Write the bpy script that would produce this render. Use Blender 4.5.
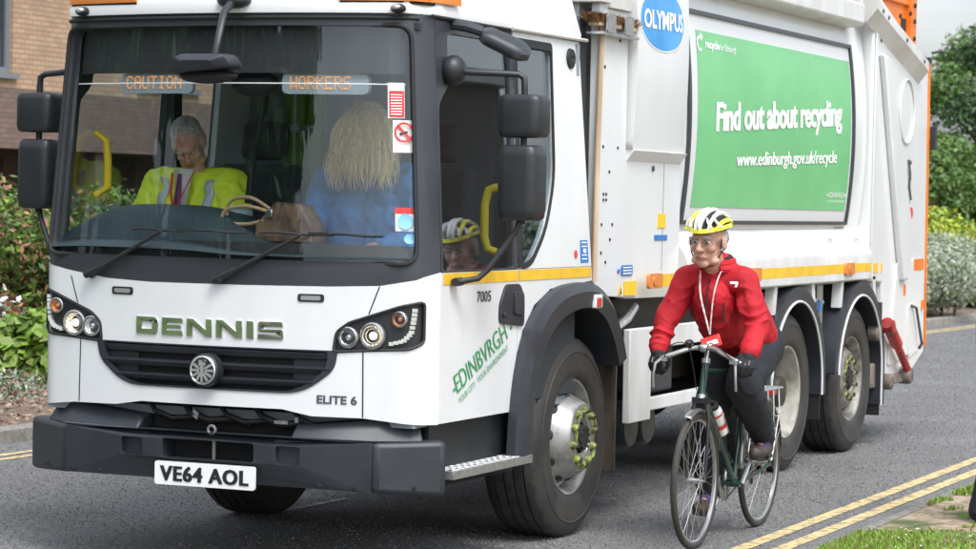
import bpy, bmesh, math, random
import numpy as np
from mathutils import Vector, Matrix, noise
from mathutils.geometry import tessellate_polygon
random.seed(7); RNG = np.random.default_rng(7)
SC = bpy.context.scene; COL = SC.collection
for o in list(bpy.data.objects): bpy.data.objects.remove(o)

# ------------------------------------------------------------------ camera
cam_d = bpy.data.cameras.new('camera'); cam_o = bpy.data.objects.new('camera', cam_d); COL.objects.link(cam_o)
cam_d.sensor_width = 36.0; cam_d.lens = 36.0 * 2583.0 / 976.0; cam_d.clip_start = 0.1; cam_d.clip_end = 2000
YAW, PITCH, ROLL = [math.radians(a) for a in (23.394, 1.708, 1.2106)]
fw = Vector((-math.sin(YAW) * math.cos(PITCH), math.cos(YAW) * math.cos(PITCH), -math.sin(PITCH)))
r0 = Vector((math.cos(YAW), math.sin(YAW), 0)); u0 = r0.cross(fw)
rt = r0 * math.cos(ROLL) + u0 * math.sin(ROLL); up = -r0 * math.sin(ROLL) + u0 * math.cos(ROLL)
cam_o.matrix_world = Matrix(((rt.x, up.x, -fw.x, 4.8468), (rt.y, up.y, -fw.y, -10.5378), (rt.z, up.z, -fw.z, 1.75), (0, 0, 0, 1)))
cam_d.dof.use_dof = True; cam_d.dof.focus_distance = 13.2; cam_d.dof.aperture_fstop = 6.3
SC.camera = cam_o
# ------------------------------------------------------------------ sky, sun, exposure (bright overcast day)
SUN_EL, SUN_AZ = math.radians(58), math.radians(128)      # azimuth clockwise from +Y
w = bpy.data.worlds.new('World'); SC.world = w; w.use_nodes = True
nt = w.node_tree; N = nt.nodes; L = nt.links; N.clear()
out = N.new('ShaderNodeOutputWorld'); bg = N.new('ShaderNodeBackground'); sky = N.new('ShaderNodeTexSky')
sky.sky_type = 'NISHITA'; sky.sun_disc = False; sky.sun_elevation = SUN_EL; sky.sun_rotation = SUN_AZ
sky.air_density = 1.2; sky.dust_density = 4.0; sky.ozone_density = 1.0
hs = N.new('ShaderNodeHueSaturation'); hs.inputs['Saturation'].default_value = 0.22
tc = N.new('ShaderNodeTexCoord'); mp = N.new('ShaderNodeMapping'); mp.inputs['Scale'].default_value = (1.0, 1.0, 2.6)
nz = N.new('ShaderNodeTexNoise'); nz.inputs['Scale'].default_value = 3.2; nz.inputs['Detail'].default_value = 7; nz.inputs['Roughness'].default_value = 0.55
cr = N.new('ShaderNodeValToRGB'); cr.color_ramp.elements[0].position = 0.36; cr.color_ramp.elements[1].position = 0.66
cr.color_ramp.elements[0].color = (1.02, 1.09, 1.19, 1); cr.color_ramp.elements[1].color = (1.60, 1.65, 1.72, 1)
mx = N.new('ShaderNodeMixRGB'); mx.blend_type = 'MULTIPLY'; mx.inputs['Fac'].default_value = 1
L.new(tc.outputs['Generated'], mp.inputs['Vector']); L.new(mp.outputs['Vector'], nz.inputs['Vector']); L.new(nz.outputs['Fac'], cr.inputs['Fac'])
L.new(sky.outputs['Color'], hs.inputs['Color']); L.new(hs.outputs['Color'], mx.inputs['Color1']); L.new(cr.outputs['Color'], mx.inputs['Color2'])
L.new(mx.outputs['Color'], bg.inputs['Color']); L.new(bg.outputs['Background'], out.inputs['Surface'])
bg.inputs['Strength'].default_value = 0.15
sd = bpy.data.lights.new('sun', 'SUN'); so = bpy.data.objects.new('sun', sd); COL.objects.link(so)
sd.energy = 1.25; sd.angle = math.radians(22); sd.color = (1.0, 0.96, 0.90)
sdir = Vector((math.sin(SUN_AZ) * math.cos(SUN_EL), math.cos(SUN_AZ) * math.cos(SUN_EL), math.sin(SUN_EL)))
so.rotation_euler = (-sdir).to_track_quat('-Z', 'Y').to_euler(); so.location = (0, 0, 30)
SC.view_settings.view_transform = 'Standard'; SC.view_settings.look = 'None'
SC.view_settings.exposure = 0.55; SC.view_settings.gamma = 1.0; SC.view_settings.use_curve_mapping = False
SC.render.engine = 'CYCLES'; SC.cycles.max_bounces = 8; SC.cycles.transparent_max_bounces = 16
SC.cycles.use_denoising = True
SC.cycles.sample_clamp_indirect = 6

# ------------------------------------------------------------------ materials
def lin(r, g, b):
    f = lambda c: (c / 255 / 12.92) if c / 255 <= 0.04045 else ((c / 255 + 0.055) / 1.055) ** 2.4
    return (f(r), f(g), f(b))
def mat(name, col, rough=0.5, metal=0.0, var=0.0, vscale=6.0, col2=None, bump=0.0, bscale=60.0, coat=0.0, emit=None, estr=0.0, spec=0.5, stretch=(1, 1, 1), detail=5, pos=(0.4, 0.62), trans=0.0, island=0.0, space='Object'):
    m = bpy.data.materials.new(name); m.use_nodes = True; t = m.node_tree; n = t.nodes; l = t.links
    b = n['Principled BSDF']; b.inputs['Roughness'].default_value = rough; b.inputs['Metallic'].default_value = metal
    b.inputs['Specular IOR Level'].default_value = spec; b.inputs['Coat Weight'].default_value = coat; b.inputs['Coat Roughness'].default_value = 0.06
    c = tuple(col) + (1,); b.inputs['Base Color'].default_value = c
    tcn = n.new('ShaderNodeTexCoord'); mpn = n.new('ShaderNodeMapping'); mpn.inputs['Scale'].default_value = stretch
    l.new(tcn.outputs[space], mpn.inputs['Vector'])
    src = None
    if var > 0 or col2:
        q = n.new('ShaderNodeTexNoise'); q.inputs['Scale'].default_value = vscale; q.inputs['Detail'].default_value = detail; q.inputs['Roughness'].default_value = 0.6
        l.new(mpn.outputs['Vector'], q.inputs['Vector'])
        r = n.new('ShaderNodeValToRGB'); r.color_ramp.elements[0].position = pos[0]; r.color_ramp.elements[1].position = pos[1]
        r.color_ramp.elements[0].color = (tuple(col2) + (1,)) if col2 else tuple(x * (1 - var) for x in col) + (1,)
        r.color_ramp.elements[1].color = c
        l.new(q.outputs['Fac'], r.inputs['Fac']); src = r.outputs['Color']
    if island > 0:
        g = n.new('ShaderNodeNewGeometry'); h = n.new('ShaderNodeHueSaturation')
        mr = n.new('ShaderNodeMapRange'); mr.inputs['To Min'].default_value = 1 - island; mr.inputs['To Max'].default_value = 1 + island
        mh = n.new('ShaderNodeMapRange'); mh.inputs['To Min'].default_value = 0.475; mh.inputs['To Max'].default_value = 0.52
        l.new(g.outputs['Random Per Island'], mr.inputs['Value']); l.new(mr.outputs['Result'], h.inputs['Value'])
        l.new(g.outputs['Random Per Island'], mh.inputs['Value']); l.new(mh.outputs['Result'], h.inputs['Hue'])
        if src: l.new(src, h.inputs['Color'])
        else: h.inputs['Color'].default_value = c
        src = h.outputs['Color']
    if src: l.new(src, b.inputs['Base Color'])
    if bump > 0:
        q2 = n.new('ShaderNodeTexNoise'); q2.inputs['Scale'].default_value = bscale; q2.inputs['Detail'].default_value = 4
        l.new(mpn.outputs['Vector'], q2.inputs['Vector'])
        bp = n.new('ShaderNodeBump'); bp.inputs['Strength'].default_value = min(1, bump); bp.inputs['Distance'].default_value = 0.01
        l.new(q2.outputs['Fac'], bp.inputs['Height']); l.new(bp.outputs['Normal'], b.inputs['Normal'])
    if emit:
        b.inputs['Emission Color'].default_value = tuple(emit) + (1,); b.inputs['Emission Strength'].default_value = estr
    if trans > 0:
        o_ = n['Material Output']; tr = n.new('ShaderNodeBsdfTranslucent'); ms = n.new('ShaderNodeMixShader'); ms.inputs['Fac'].default_value = trans
        if src: l.new(src, tr.inputs['Color'])
        else: tr.inputs['Color'].default_value = c
        l.new(b.outputs['BSDF'], ms.inputs[1]); l.new(tr.outputs['BSDF'], ms.inputs[2]); l.new(ms.outputs['Shader'], o_.inputs['Surface'])
    return m
def glass(name, tint, f0=.045, rough=0.0):
    m = bpy.data.materials.new(name); m.use_nodes = True; t = m.node_tree; n = t.nodes; l = t.links; n.clear()
    o_ = n.new('ShaderNodeOutputMaterial'); tr = n.new('ShaderNodeBsdfTransparent'); gl = n.new('ShaderNodeBsdfGlossy'); ms = n.new('ShaderNodeMixShader')
    tr.inputs['Color'].default_value = tuple(tint) + (1,); gl.inputs['Roughness'].default_value = rough; gl.inputs['Color'].default_value = (.95, .97, 1, 1)
    ge = n.new('ShaderNodeNewGeometry'); dt = n.new('ShaderNodeVectorMath'); dt.operation = 'DOT_PRODUCT'; l.new(ge.outputs['Incoming'], dt.inputs[0]); l.new(ge.outputs['Normal'], dt.inputs[1])
    def mt(op, a, b=None):
        q = n.new('ShaderNodeMath'); q.operation = op
        for i, x in enumerate((a, b)):
            if x is None: continue
            if isinstance(x, (int, float)): q.inputs[i].default_value = x
            else: l.new(x, q.inputs[i])
        return q.outputs[0]
    c = mt('ABSOLUTE', dt.outputs['Value']); p5 = mt('POWER', mt('SUBTRACT', 1.0, c), 5.0); F = mt('ADD', mt('MULTIPLY', p5, 1 - f0), f0)
    l.new(F, ms.inputs['Fac']); l.new(tr.outputs['BSDF'], ms.inputs[1]); l.new(gl.outputs['BSDF'], ms.inputs[2]); l.new(ms.outputs['Shader'], o_.inputs['Surface'])
    return m
M = {}
M['white'] = mat('white_paint', (.70, .71, .715), .28, col2=(.655, .66, .657), vscale=1.6, stretch=(2.0, 2.0, .8), detail=9, coat=.35, pos=(.3, .6), bump=.03, bscale=5)
M['white_dirty'] = mat('white_paint_road_film', (.64, .645, .645), .42, col2=(.47, .455, .42), vscale=3.0, coat=.15, pos=(.28, .58), stretch=(1, 1, .35), bump=.03, bscale=5)
M['body_grey_white'] = mat('light_grey_paint', (.62, .62, .60), .45, col2=(.50, .49, .46), vscale=4)
M['plastic'] = mat('grey_moulded_plastic', (.028, .032, .040), .44, var=.22, vscale=5, bump=.12, bscale=350)
M['plastic_dark'] = mat('black_moulded_plastic', (.022, .024, .028), .42, var=.25, vscale=6, bump=.10, bscale=300)
M['pillar'] = mat('satin_grey_black_trim', (.040, .044, .052), .38, var=.15, vscale=3)
M['rubber'] = mat('black_rubber', (.014, .014, .015), .6)
M['void'] = mat('dark_underside', (.010, .010, .011), .8)
M['chassis'] = mat('dirty_black_chassis', (.022, .021, .020), .6, col2=(.045, .038, .03), vscale=9, pos=(.35, .7))
M['tyre'] = mat('tyre_rubber', (.015, .015, .016), .66, col2=(.042, .038, .033), vscale=7, bump=.1, bscale=60, pos=(.38, .75))
M['tread'] = mat('tyre_tread', (.020, .020, .020), .75, col2=(.045, .042, .038), vscale=20)
M['silver'] = mat('silver_wheel_paint', (.42, .42, .41), .36, metal=.6, col2=(.20, .185, .165), vscale=9, pos=(.30, .58))
M['cream_rim'] = mat('cream_wheel_paint', (.38, .36, .315), .5, col2=(.16, .14, .115), vscale=8, pos=(.3, .6))
M['chrome'] = mat('chrome', (.78, .78, .78), .06, metal=1)
M['steel'] = mat('brushed_aluminium', (.58, .58, .58), .34, metal=.85, var=.2, vscale=30, bump=.2, bscale=80)
M['nut_yellow'] = mat('yellow_green_nut_indicator', (.30, .36, .07), .5, col2=(.09, .09, .04), vscale=30)
M['stripe'] = mat('amber_reflective_tape', (.80, .49, .03), .4, var=.15, vscale=8)
M['badge_dull'] = mat('dull_steel', (.30, .30, .30), .45, metal=.8)
M['orange'] = mat('orange_paint', (.82, .20, .015), .4, var=.2, vscale=3)
M['red_ram'] = mat('red_paint', (.50, .025, .02), .4, col2=(.22, .02, .02), vscale=12)
M['redlens'] = mat('red_lens', (.55, .03, .03), .15, coat=.5)
M['amberlens'] = mat('amber_lens', (.72, .24, .06), .15, coat=.6)
M['clearlens'] = mat('clear_lens', (.50, .51, .53), .12, metal=.6, coat=.6)
M['lamp_on'] = mat('lit_headlamp', (.8, .7, .5), .15, emit=(1, .80, .52), estr=2.6)
M['reflector'] = mat('lamp_reflector', (.80, .79, .77), .22, metal=.9, bump=.6, bscale=90); M['lamp_glass'] = glass('lamp_cover_glass', (.94, .95, .95), .06)
M['led_on'] = mat('daytime_led', (.62, .63, .58), .2, coat=.5)
M['green_banner'] = mat('green_banner_vinyl', (.17, .50, .215), .36, var=.10, vscale=1.6, bump=.12, bscale=4)
M['green_ink'] = mat('green_lettering', (.03, .30, .09), .5)
M['white_ink'] = mat('white_lettering', (.86, .87, .86), .5)
M['black_ink'] = mat('black_lettering', (.014, .014, .016), .5)
M['grey_ink'] = mat('grey_lettering', (.10, .105, .12), .4, metal=.5)
M['blue_ink'] = mat('blue_sticker', (.03, .17, .50), .4)
M['blue_logo'] = mat('blue_oval', (.03, .25, .60), .3, col2=(.10, .42, .78), vscale=1.6, pos=(.3, .7))
M['red_ink'] = mat('red_sticker', (.68, .04, .035), .4)
M['banner_grey'] = mat('banner_pale_surround', (.62, .63, .645), .4)
M['yellow_ink'] = mat('yellow_sticker', (.80, .52, .03), .4)
M['plate_white'] = mat('number_plate_white', (.80, .80, .78), .3)
M['glass'] = glass('windscreen_glass', (.965, .985, .985), .042)
M['side_glass'] = glass('side_window_glass', (.80, .85, .87), .10)
M['int_dark'] = mat('cab_interior_dark', (.028, .033, .038), .7)
M['int_grey'] = mat('cab_interior_grey', (.24, .28, .31), .7)
M['dash'] = mat('dashboard_blue_black', (.018, .034, .040), .55)
M['blind'] = mat('black_sun_blind', (.020, .021, .024), .6)
M['seat'] = mat('seat_cloth', (.045, .05, .06), .9)
M['yellow_rail'] = mat('yellow_grab_rail', (.80, .56, .02), .4)
M['led_amber'] = mat('amber_led_text', (.5, .2, .03), .4, emit=(1, .46, .16), estr=.42)
M['hivis'] = mat('hi_vis_yellow', (.80, .97, .05), .75, var=.15, vscale=9, bump=.3, bscale=25)
M['reflective'] = mat('silver_reflective_tape', (.45, .52, .52), .45)
M['vest'] = mat('hanging_hi_vis', (.22, .36, .06), .8)
M['blue_cloth'] = mat('blue_jacket_cloth', (.085, .30, .66), .85, var=.35, vscale=7, bump=.5, bscale=14)
M['skin'] = mat('skin', (.60, .375, .29), .58, col2=(.50, .26, .195), vscale=16, bump=.12, bscale=110, spec=.3)
M['hair_blonde'] = mat('blonde_hair', (.86, .67, .37), .5, col2=(.56, .38, .18), vscale=9, stretch=(7, 7, .5), bump=.35, bscale=14)
M['hair_grey'] = mat('grey_hair', (.46, .44, .42), .7, var=.4, vscale=60)
M['red_cloth'] = mat('red_jacket_cloth', (.47, .012, .022), .75, col2=(.36, .009, .016), vscale=5, bump=.5, bscale=26, spec=.35)
M['navy_cloth'] = mat('navy_trouser_cloth', (.015, .0165, .024), .85, var=.4, vscale=8, bump=.4, bscale=28)
M['black_cloth'] = mat('black_cloth', (.012, .012, .014), .8, var=.3, vscale=20, bump=.3, bscale=60)
M['shoe'] = mat('brown_shoe_leather', (.07, .05, .045), .6, var=.4, vscale=30)
M['purple'] = mat('purple_sock', (.07, .045, .16), .85)
M['bag'] = mat('brown_bag_leather', (.10, .055, .030), .6, col2=(.035, .020, .012), vscale=14, bump=.4, bscale=18)
M['eye_white'] = mat('eye_white', (.7, .68, .66), .2)
M['lip'] = mat('lips', (.36, .13, .11), .5)
M['bike_green'] = mat('dark_green_frame_enamel', (.012, .045, .035), .25, coat=.5)
M['bike_black'] = mat('bike_black_parts', (.015, .015, .016), .4)
M['bike_silver'] = mat('bike_silver_parts', (.48, .48, .48), .3, metal=.9)
M['helm_white'] = mat('helmet_white', (.80, .80, .78), .3, coat=.4)
M['helm_yellow'] = mat('helmet_yellow', (.80, .72, .03), .3, coat=.4)
M['wood'] = mat('broom_wood', (.60, .46, .33), .6, col2=(.38, .27, .17), vscale=10, stretch=(1, 1, .1))
M['bristle'] = mat('brown_bristle', (.34, .19, .08), .85, col2=(.14, .075, .03), vscale=60, island=.3)

# ------------------------------------------------------------------ object helpers
WP = {}
def place(o, parent=None, loc=(0, 0, 0)):
    COL.objects.link(o); o.location = loc; WP[o] = Vector(loc)
    if parent: o.parent = parent; o.matrix_parent_inverse = Matrix.Translation(-WP[parent])
    return o
def tag(o, label=None, cat=None, group=None, kind=None):
    if label: o['label'] = label
    if cat: o['category'] = cat
    if group: o['group'] = group
    if kind: o['kind'] = kind
    return o
def empty(name, loc, label, cat, group=None):
    o = bpy.data.objects.new(name, None); o.empty_display_size = .2; place(o, None, loc); return tag(o, label, cat, group)
def rpoly(pts, r, n=4):
    out = []; k = len(pts)
    for i in range(k):
        a, b, c = Vector(pts[i - 1]), Vector(pts[i]), Vector(pts[(i + 1) % k]); rr = r[i] if isinstance(r, (list, tuple)) else r
        d1 = (a - b); d2 = (c - b); t = min(rr, d1.length * .49, d2.length * .49)
        if t < 1e-5: out.append(tuple(b)); continue
        p, q = b + d1.normalized() * t, b + d2.normalized() * t
        for j in range(n + 1):
            s = j / n; out.append(tuple(p * (1 - s) ** 2 + b * 2 * s * (1 - s) + q * s * s))
    return out
def ellipse(cx, cy, rx, ry, n=28): return [(cx + rx * math.cos(2 * math.pi * i / n), cy + ry * math.sin(2 * math.pi * i / n)) for i in range(n)]
class G:
    def __init__(s): s.v = []; s.f = []; s.m = []
    def add(s, v, f, mi=0):
        o = len(s.v); s.v += [tuple(p) for p in v]; s.f += [tuple(i + o for i in q) for q in f]; s.m += [mi] * len(f); return s
    def box(s, a, b, mi=0):
        (x0, y0, z0), (x1, y1, z1) = a, b
        v = [(x0, y0, z0), (x1, y0, z0), (x1, y1, z0), (x0, y1, z0), (x0, y0, z1), (x1, y0, z1), (x1, y1, z1), (x0, y1, z1)]
        return s.add(v, [(0, 3, 2, 1), (4, 5, 6, 7), (0, 1, 5, 4), (1, 2, 6, 5), (2, 3, 7, 6), (3, 0, 4, 7)], mi)
    def obox(s, c, ax, ay, az, mi=0):
        c, ax, ay, az = map(Vector, (c, ax, ay, az)); v = []
        for k in (-1, 1):
            for (i, j) in ((-1, -1), (1, -1), (1, 1), (-1, 1)): v.append(c + ax * i + ay * j + az * k)
        return s.add(v, [(0, 3, 2, 1), (4, 5, 6, 7), (0, 1, 5, 4), (1, 2, 6, 5), (2, 3, 7, 6), (3, 0, 4, 7)], mi)
    def prism(s, poly, d, mi=0):
        n = len(poly); d = Vector(d); v = [Vector(p) for p in poly]; v += [p + d for p in v]
        return s.add(v, [tuple(range(n))[::-1], tuple(range(n, 2 * n))] + [(i, (i + 1) % n, n + (i + 1) % n, n + i) for i in range(n)], mi)
    def tube(s, path, r, n=8, mi=0, closed=False, flat=1.0):
        P = [Vector(p) for p in path]; k = len(P); R = r if isinstance(r, (list, tuple)) else [r] * k
        v = []; prev = None
        for i in range(k):
            if closed: t = (P[(i + 1) % k] - P[i - 1])
            else: t = P[min(i + 1, k - 1)] - P[max(i - 1, 0)]
            t.normalize()
            if prev is None:
                ref = Vector((0, 0, 1)) if abs(t.z) < .9 else Vector((1, 0, 0)); a = t.cross(ref).normalized()
            else:
                a = prev - t * prev.dot(t)
                a = a.normalized() if a.length > 1e-6 else t.orthogonal().normalized()
            prev = a; b = t.cross(a)
            for j in range(n):
                an = 2 * math.pi * j / n; v.append(P[i] + a * (R[i] * math.cos(an)) + b * (R[i] * flat * math.sin(an)))
        f = []
        for i in range(k if closed else k - 1):
            i2 = (i + 1) % k
            for j in range(n): f.append((i * n + j, i * n + (j + 1) % n, i2 * n + (j + 1) % n, i2 * n + j))
        if not closed: f += [tuple(range(n))[::-1], tuple(range((k - 1) * n, k * n))]
        return s.add(v, f, mi)
    def lathe(s, prof, c=(0, 0, 0), axis='x', n=48, mi=0, mis=None):
        v = []; f = []; k = len(prof)
        for (a, r) in prof:
            for j in range(n):
                t = 2 * math.pi * j / n; p, q = r * math.cos(t), r * math.sin(t)
                e = {'x': (a, p, q), 'y': (q, a, p), 'z': (p, q, a)}[axis]; v.append((c[0] + e[0], c[1] + e[1], c[2] + e[2]))
        o = len(s.v); s.v += v
        for i in range(k - 1):
            for j in range(n):
                s.f.append((o + i * n + j, o + (i + 1) * n + j, o + (i + 1) * n + (j + 1) % n, o + i * n + (j + 1) % n)); s.m.append(mis[i] if mis else mi)
        return s
    def ell(s, c, r, rot=None, nu=20, nv=12, mi=0):
        v = []; f = []; c = Vector(c); rot = rot or Matrix.Identity(3)
        for i in range(nv + 1):
            th = math.pi * i / nv
            for j in range(nu):
                ph = 2 * math.pi * j / nu
                v.append(c + rot @ Vector((r[0] * math.sin(th) * math.cos(ph), r[1] * math.sin(th) * math.sin(ph), r[2] * math.cos(th))))
        for i in range(nv):
            for j in range(nu): f.append((i * nu + j, (i + 1) * nu + j, (i + 1) * nu + (j + 1) % nu, i * nu + (j + 1) % nu))
        return s.add(v, f, mi)
    def cap(s, a, b, r0, r1, n=14, mi=0):
        a, b = Vector(a), Vector(b); d = (b - a); ln = d.length; d.normalize(); path = []; R = []
        for t in (-.98, -.8, -.5, 0): path.append(a + d * (r0 * t)); R.append(r0 * math.sqrt(1 - t * t))
        for t in (0, .5, .8, .98): path.append(b + d * (r1 * t)); R.append(r1 * math.sqrt(1 - t * t))
        return s.tube(path, R, n, mi)
    def grid(s, fn, nu, nv, mi=0):
        v = [fn(i / nu, j / nv) for j in range(nv + 1) for i in range(nu + 1)]
        return s.add(v, [(j * (nu + 1) + i, j * (nu + 1) + i + 1, (j + 1) * (nu + 1) + i + 1, (j + 1) * (nu + 1) + i) for j in range(nv) for i in range(nu)], mi)
    def panel(s, outer, mp, off=0.0, thick=.02, holes=(), du=None, dv=None, mi=0):
        loops = [[Vector((p[0], p[1], 0)) for p in outer]] + [[Vector((p[0], p[1], 0)) for p in h] for h in holes]
        flat = [p for l_ in loops for p in l_]
        bm = bmesh.new(); bv = [bm.verts.new(p) for p in flat]
        for t in tessellate_polygon(loops):
            try: bm.faces.new([bv[i] for i in t])
            except ValueError: pass
        bmesh.ops.dissolve_limit(bm, angle_limit=.001, verts=bm.verts[:], edges=bm.edges[:]) if not holes and False else None
        for ax, step in ((0, du), (1, dv)):
            if not step: continue
            lo = min(p[ax] for p in flat); hi = max(p[ax] for p in flat); k = math.ceil((hi - lo) / step)
            for i in range(1, k):
                co = [0, 0, 0]; no = [0, 0, 0]; co[ax] = lo + (hi - lo) * i / k; no[ax] = 1
                bmesh.ops.bisect_plane(bm, geom=bm.verts[:] + bm.edges[:] + bm.faces[:], dist=1e-6, plane_co=co, plane_no=no)
        bm.normal_update(); bm.verts.index_update(); vs = [v.co.copy() for v in bm.verts]; n = len(vs)
        A = [mp(p.x, p.y, off) for p in vs]; B = [mp(p.x, p.y, off - thick) for p in vs]
        f = []
        for q in bm.faces:
            ids = [v.index for v in q.verts]
            if q.normal.z < 0: ids.reverse()
            f.append(tuple(ids)); f.append(tuple(i + n for i in reversed(ids)))
        for e in bm.edges:
            if len(e.link_faces) == 1:
                q = e.link_faces[0]; ids = [v.index for v in q.verts]
                if q.normal.z < 0: ids.reverse()
                a, b = e.verts[0].index, e.verts[1].index
                i = ids.index(a)
                if ids[(i + 1) % len(ids)] != b: a, b = b, a
                f.append((b, a, a + n, b + n))
        bm.free(); return s.add(A + B, f, mi)
    def mesh(s, name):
        me = bpy.data.meshes.new(name); me.from_pydata([tuple(p) for p in s.v], [], s.f); me.polygons.foreach_set('material_index', s.m); me.update(); return me
def obj(name, g, mats, parent=None, loc=(0, 0, 0), smooth=35, bevel=0.0, local=False, bseg=2, fix=True):
    """links ONE mesh; vertices are world coordinates unless local"""
    me = g.mesh(name) if isinstance(g, G) else g
    if fix and isinstance(g, G):
        bm = bmesh.new(); bm.from_mesh(me); bmesh.ops.remove_doubles(bm, verts=bm.verts, dist=1e-5); bmesh.ops.recalc_face_normals(bm, faces=bm.faces); bm.to_mesh(me); bm.free()
    for m in (mats if isinstance(mats, (list, tuple)) else [mats]): me.materials.append(M[m] if isinstance(m, str) else m)
    if smooth: me.shade_smooth(); me.set_sharp_from_angle(angle=math.radians(smooth))
    o = bpy.data.objects.new(name, me)
    L0 = Vector(loc)
    if not local and L0.length > 0: me.transform(Matrix.Translation(-L0))
    place(o, parent, loc)
    if bevel:
        b = o.modifiers.new('edge', 'BEVEL'); b.width = bevel; b.segments = bseg; b.limit_method = 'ANGLE'; b.angle_limit = math.radians(38); b.harden_normals = False
    return o
def split(o):
    """loose pieces of one mesh become objects of their own (same name, parent and material)"""
    bm = bmesh.new(); bm.from_mesh(o.data); left = set(bm.verts); isl = []
    while left:
        st_ = [left.pop()]; cur = [st_[0]]
        while st_:
            for e in st_.pop().link_edges:
                for q in e.verts:
                    if q in left: left.discard(q); st_.append(q); cur.append(q)
        isl.append(sorted(q.index for q in cur))
    bm.free()
    if len(isl) < 2: return
    me0 = o.data
    for k, ids in enumerate(isl):
        mp_ = {a: i for i, a in enumerate(ids)}; fs = [p for p in me0.polygons if p.vertices[0] in mp_]
        me = bpy.data.meshes.new(me0.name); me.from_pydata([me0.vertices[a].co for a in ids], [], [tuple(mp_[a] for a in p.vertices) for p in fs])
        for m in me0.materials: me.materials.append(m)
        me.polygons.foreach_set('material_index', [p.material_index for p in fs]); me.update(); me.shade_smooth(); me.set_sharp_from_angle(angle=math.radians(35))
        if k == 0: o.data = me
        else:
            c = o.copy(); c.data = me; COL.objects.link(c); WP[c] = WP.get(o, Vector())
def textmesh(body, bold=0.0, depth=0.0, res=3, spacing=1.0):
    cu = bpy.data.curves.new('lettering', 'FONT'); cu.body = body; cu.size = 1; cu.offset = bold; cu.resolution_u = res; cu.space_character = spacing; cu.extrude = depth
    o = bpy.data.objects.new('lettering', cu); COL.objects.link(o); dg = bpy.context.evaluated_depsgraph_get(); dg.update()
    me = bpy.data.meshes.new_from_object(o.evaluated_get(dg)); V = [v.co.copy() for v in me.vertices]; F = [tuple(p.vertices) for p in me.polygons]
    bpy.data.objects.remove(o); bpy.data.curves.remove(cu); bpy.data.meshes.remove(me)
    x0 = min(p.x for p in V); x1 = max(p.x for p in V); y0 = min(p.y for p in V); y1 = max(p.y for p in V)
    return [((p.x - x0) / (x1 - x0), (p.y - y0) / (y1 - y0), p.z) for p in V], F
def text(g, body, mp, o, u, v, off=.002, bold=0.0, depth=0.0, mi=0, spacing=1.0, heavy=0.0):
    """text fitted into the parallelogram o + a*u + b*v on the surface mp"""
    V, F = textmesh(body, bold, 1.0 if depth else 0, spacing=spacing)
    for k, sh in enumerate((0, -heavy, heavy) if heavy else (0,)):
        g.add([mp(o[0] + a * u[0] + b * v[0] + sh, o[1] + a * u[1] + b * v[1], off + .0006 * k + (depth * (z > 0) if depth else 0)) for a, b, z in V], F, mi)
    return g
def fuse(g, voxel=.012, smooth=6, name='fused'):
    """one continuous surface from overlapping volumes"""
    me = g.mesh(name); o = bpy.data.objects.new(name, me); COL.objects.link(o)
    r = o.modifiers.new('r', 'REMESH'); r.mode = 'VOXEL'; r.voxel_size = voxel
    s = o.modifiers.new('s', 'SMOOTH'); s.iterations = smooth; s.factor = .5
    dg = bpy.context.evaluated_depsgraph_get(); dg.update(); m2 = bpy.data.meshes.new_from_object(o.evaluated_get(dg)); bpy.data.objects.remove(o); bpy.data.meshes.remove(me); m2.name = name
    return m2
def wrinkle(me, amp, sc, stretch=(1, 1, 1)):
    me.update(); NR = np.empty(len(me.vertices) * 3); me.vertices.foreach_get('normal', NR); NR = NR.reshape(-1, 3)
    for v, nr in zip(me.vertices, NR):
        p = v.co; q = Vector((p.x * sc * stretch[0], p.y * sc * stretch[1], p.z * sc * stretch[2]))
        d = noise.noise(q) + .5 * noise.noise(q * 2.3 + Vector((7, 3, 1))); d = (1 - abs(d) * 2.2)
        v.co = p + Vector(nr) * (amp * d)
    me.update()
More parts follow.
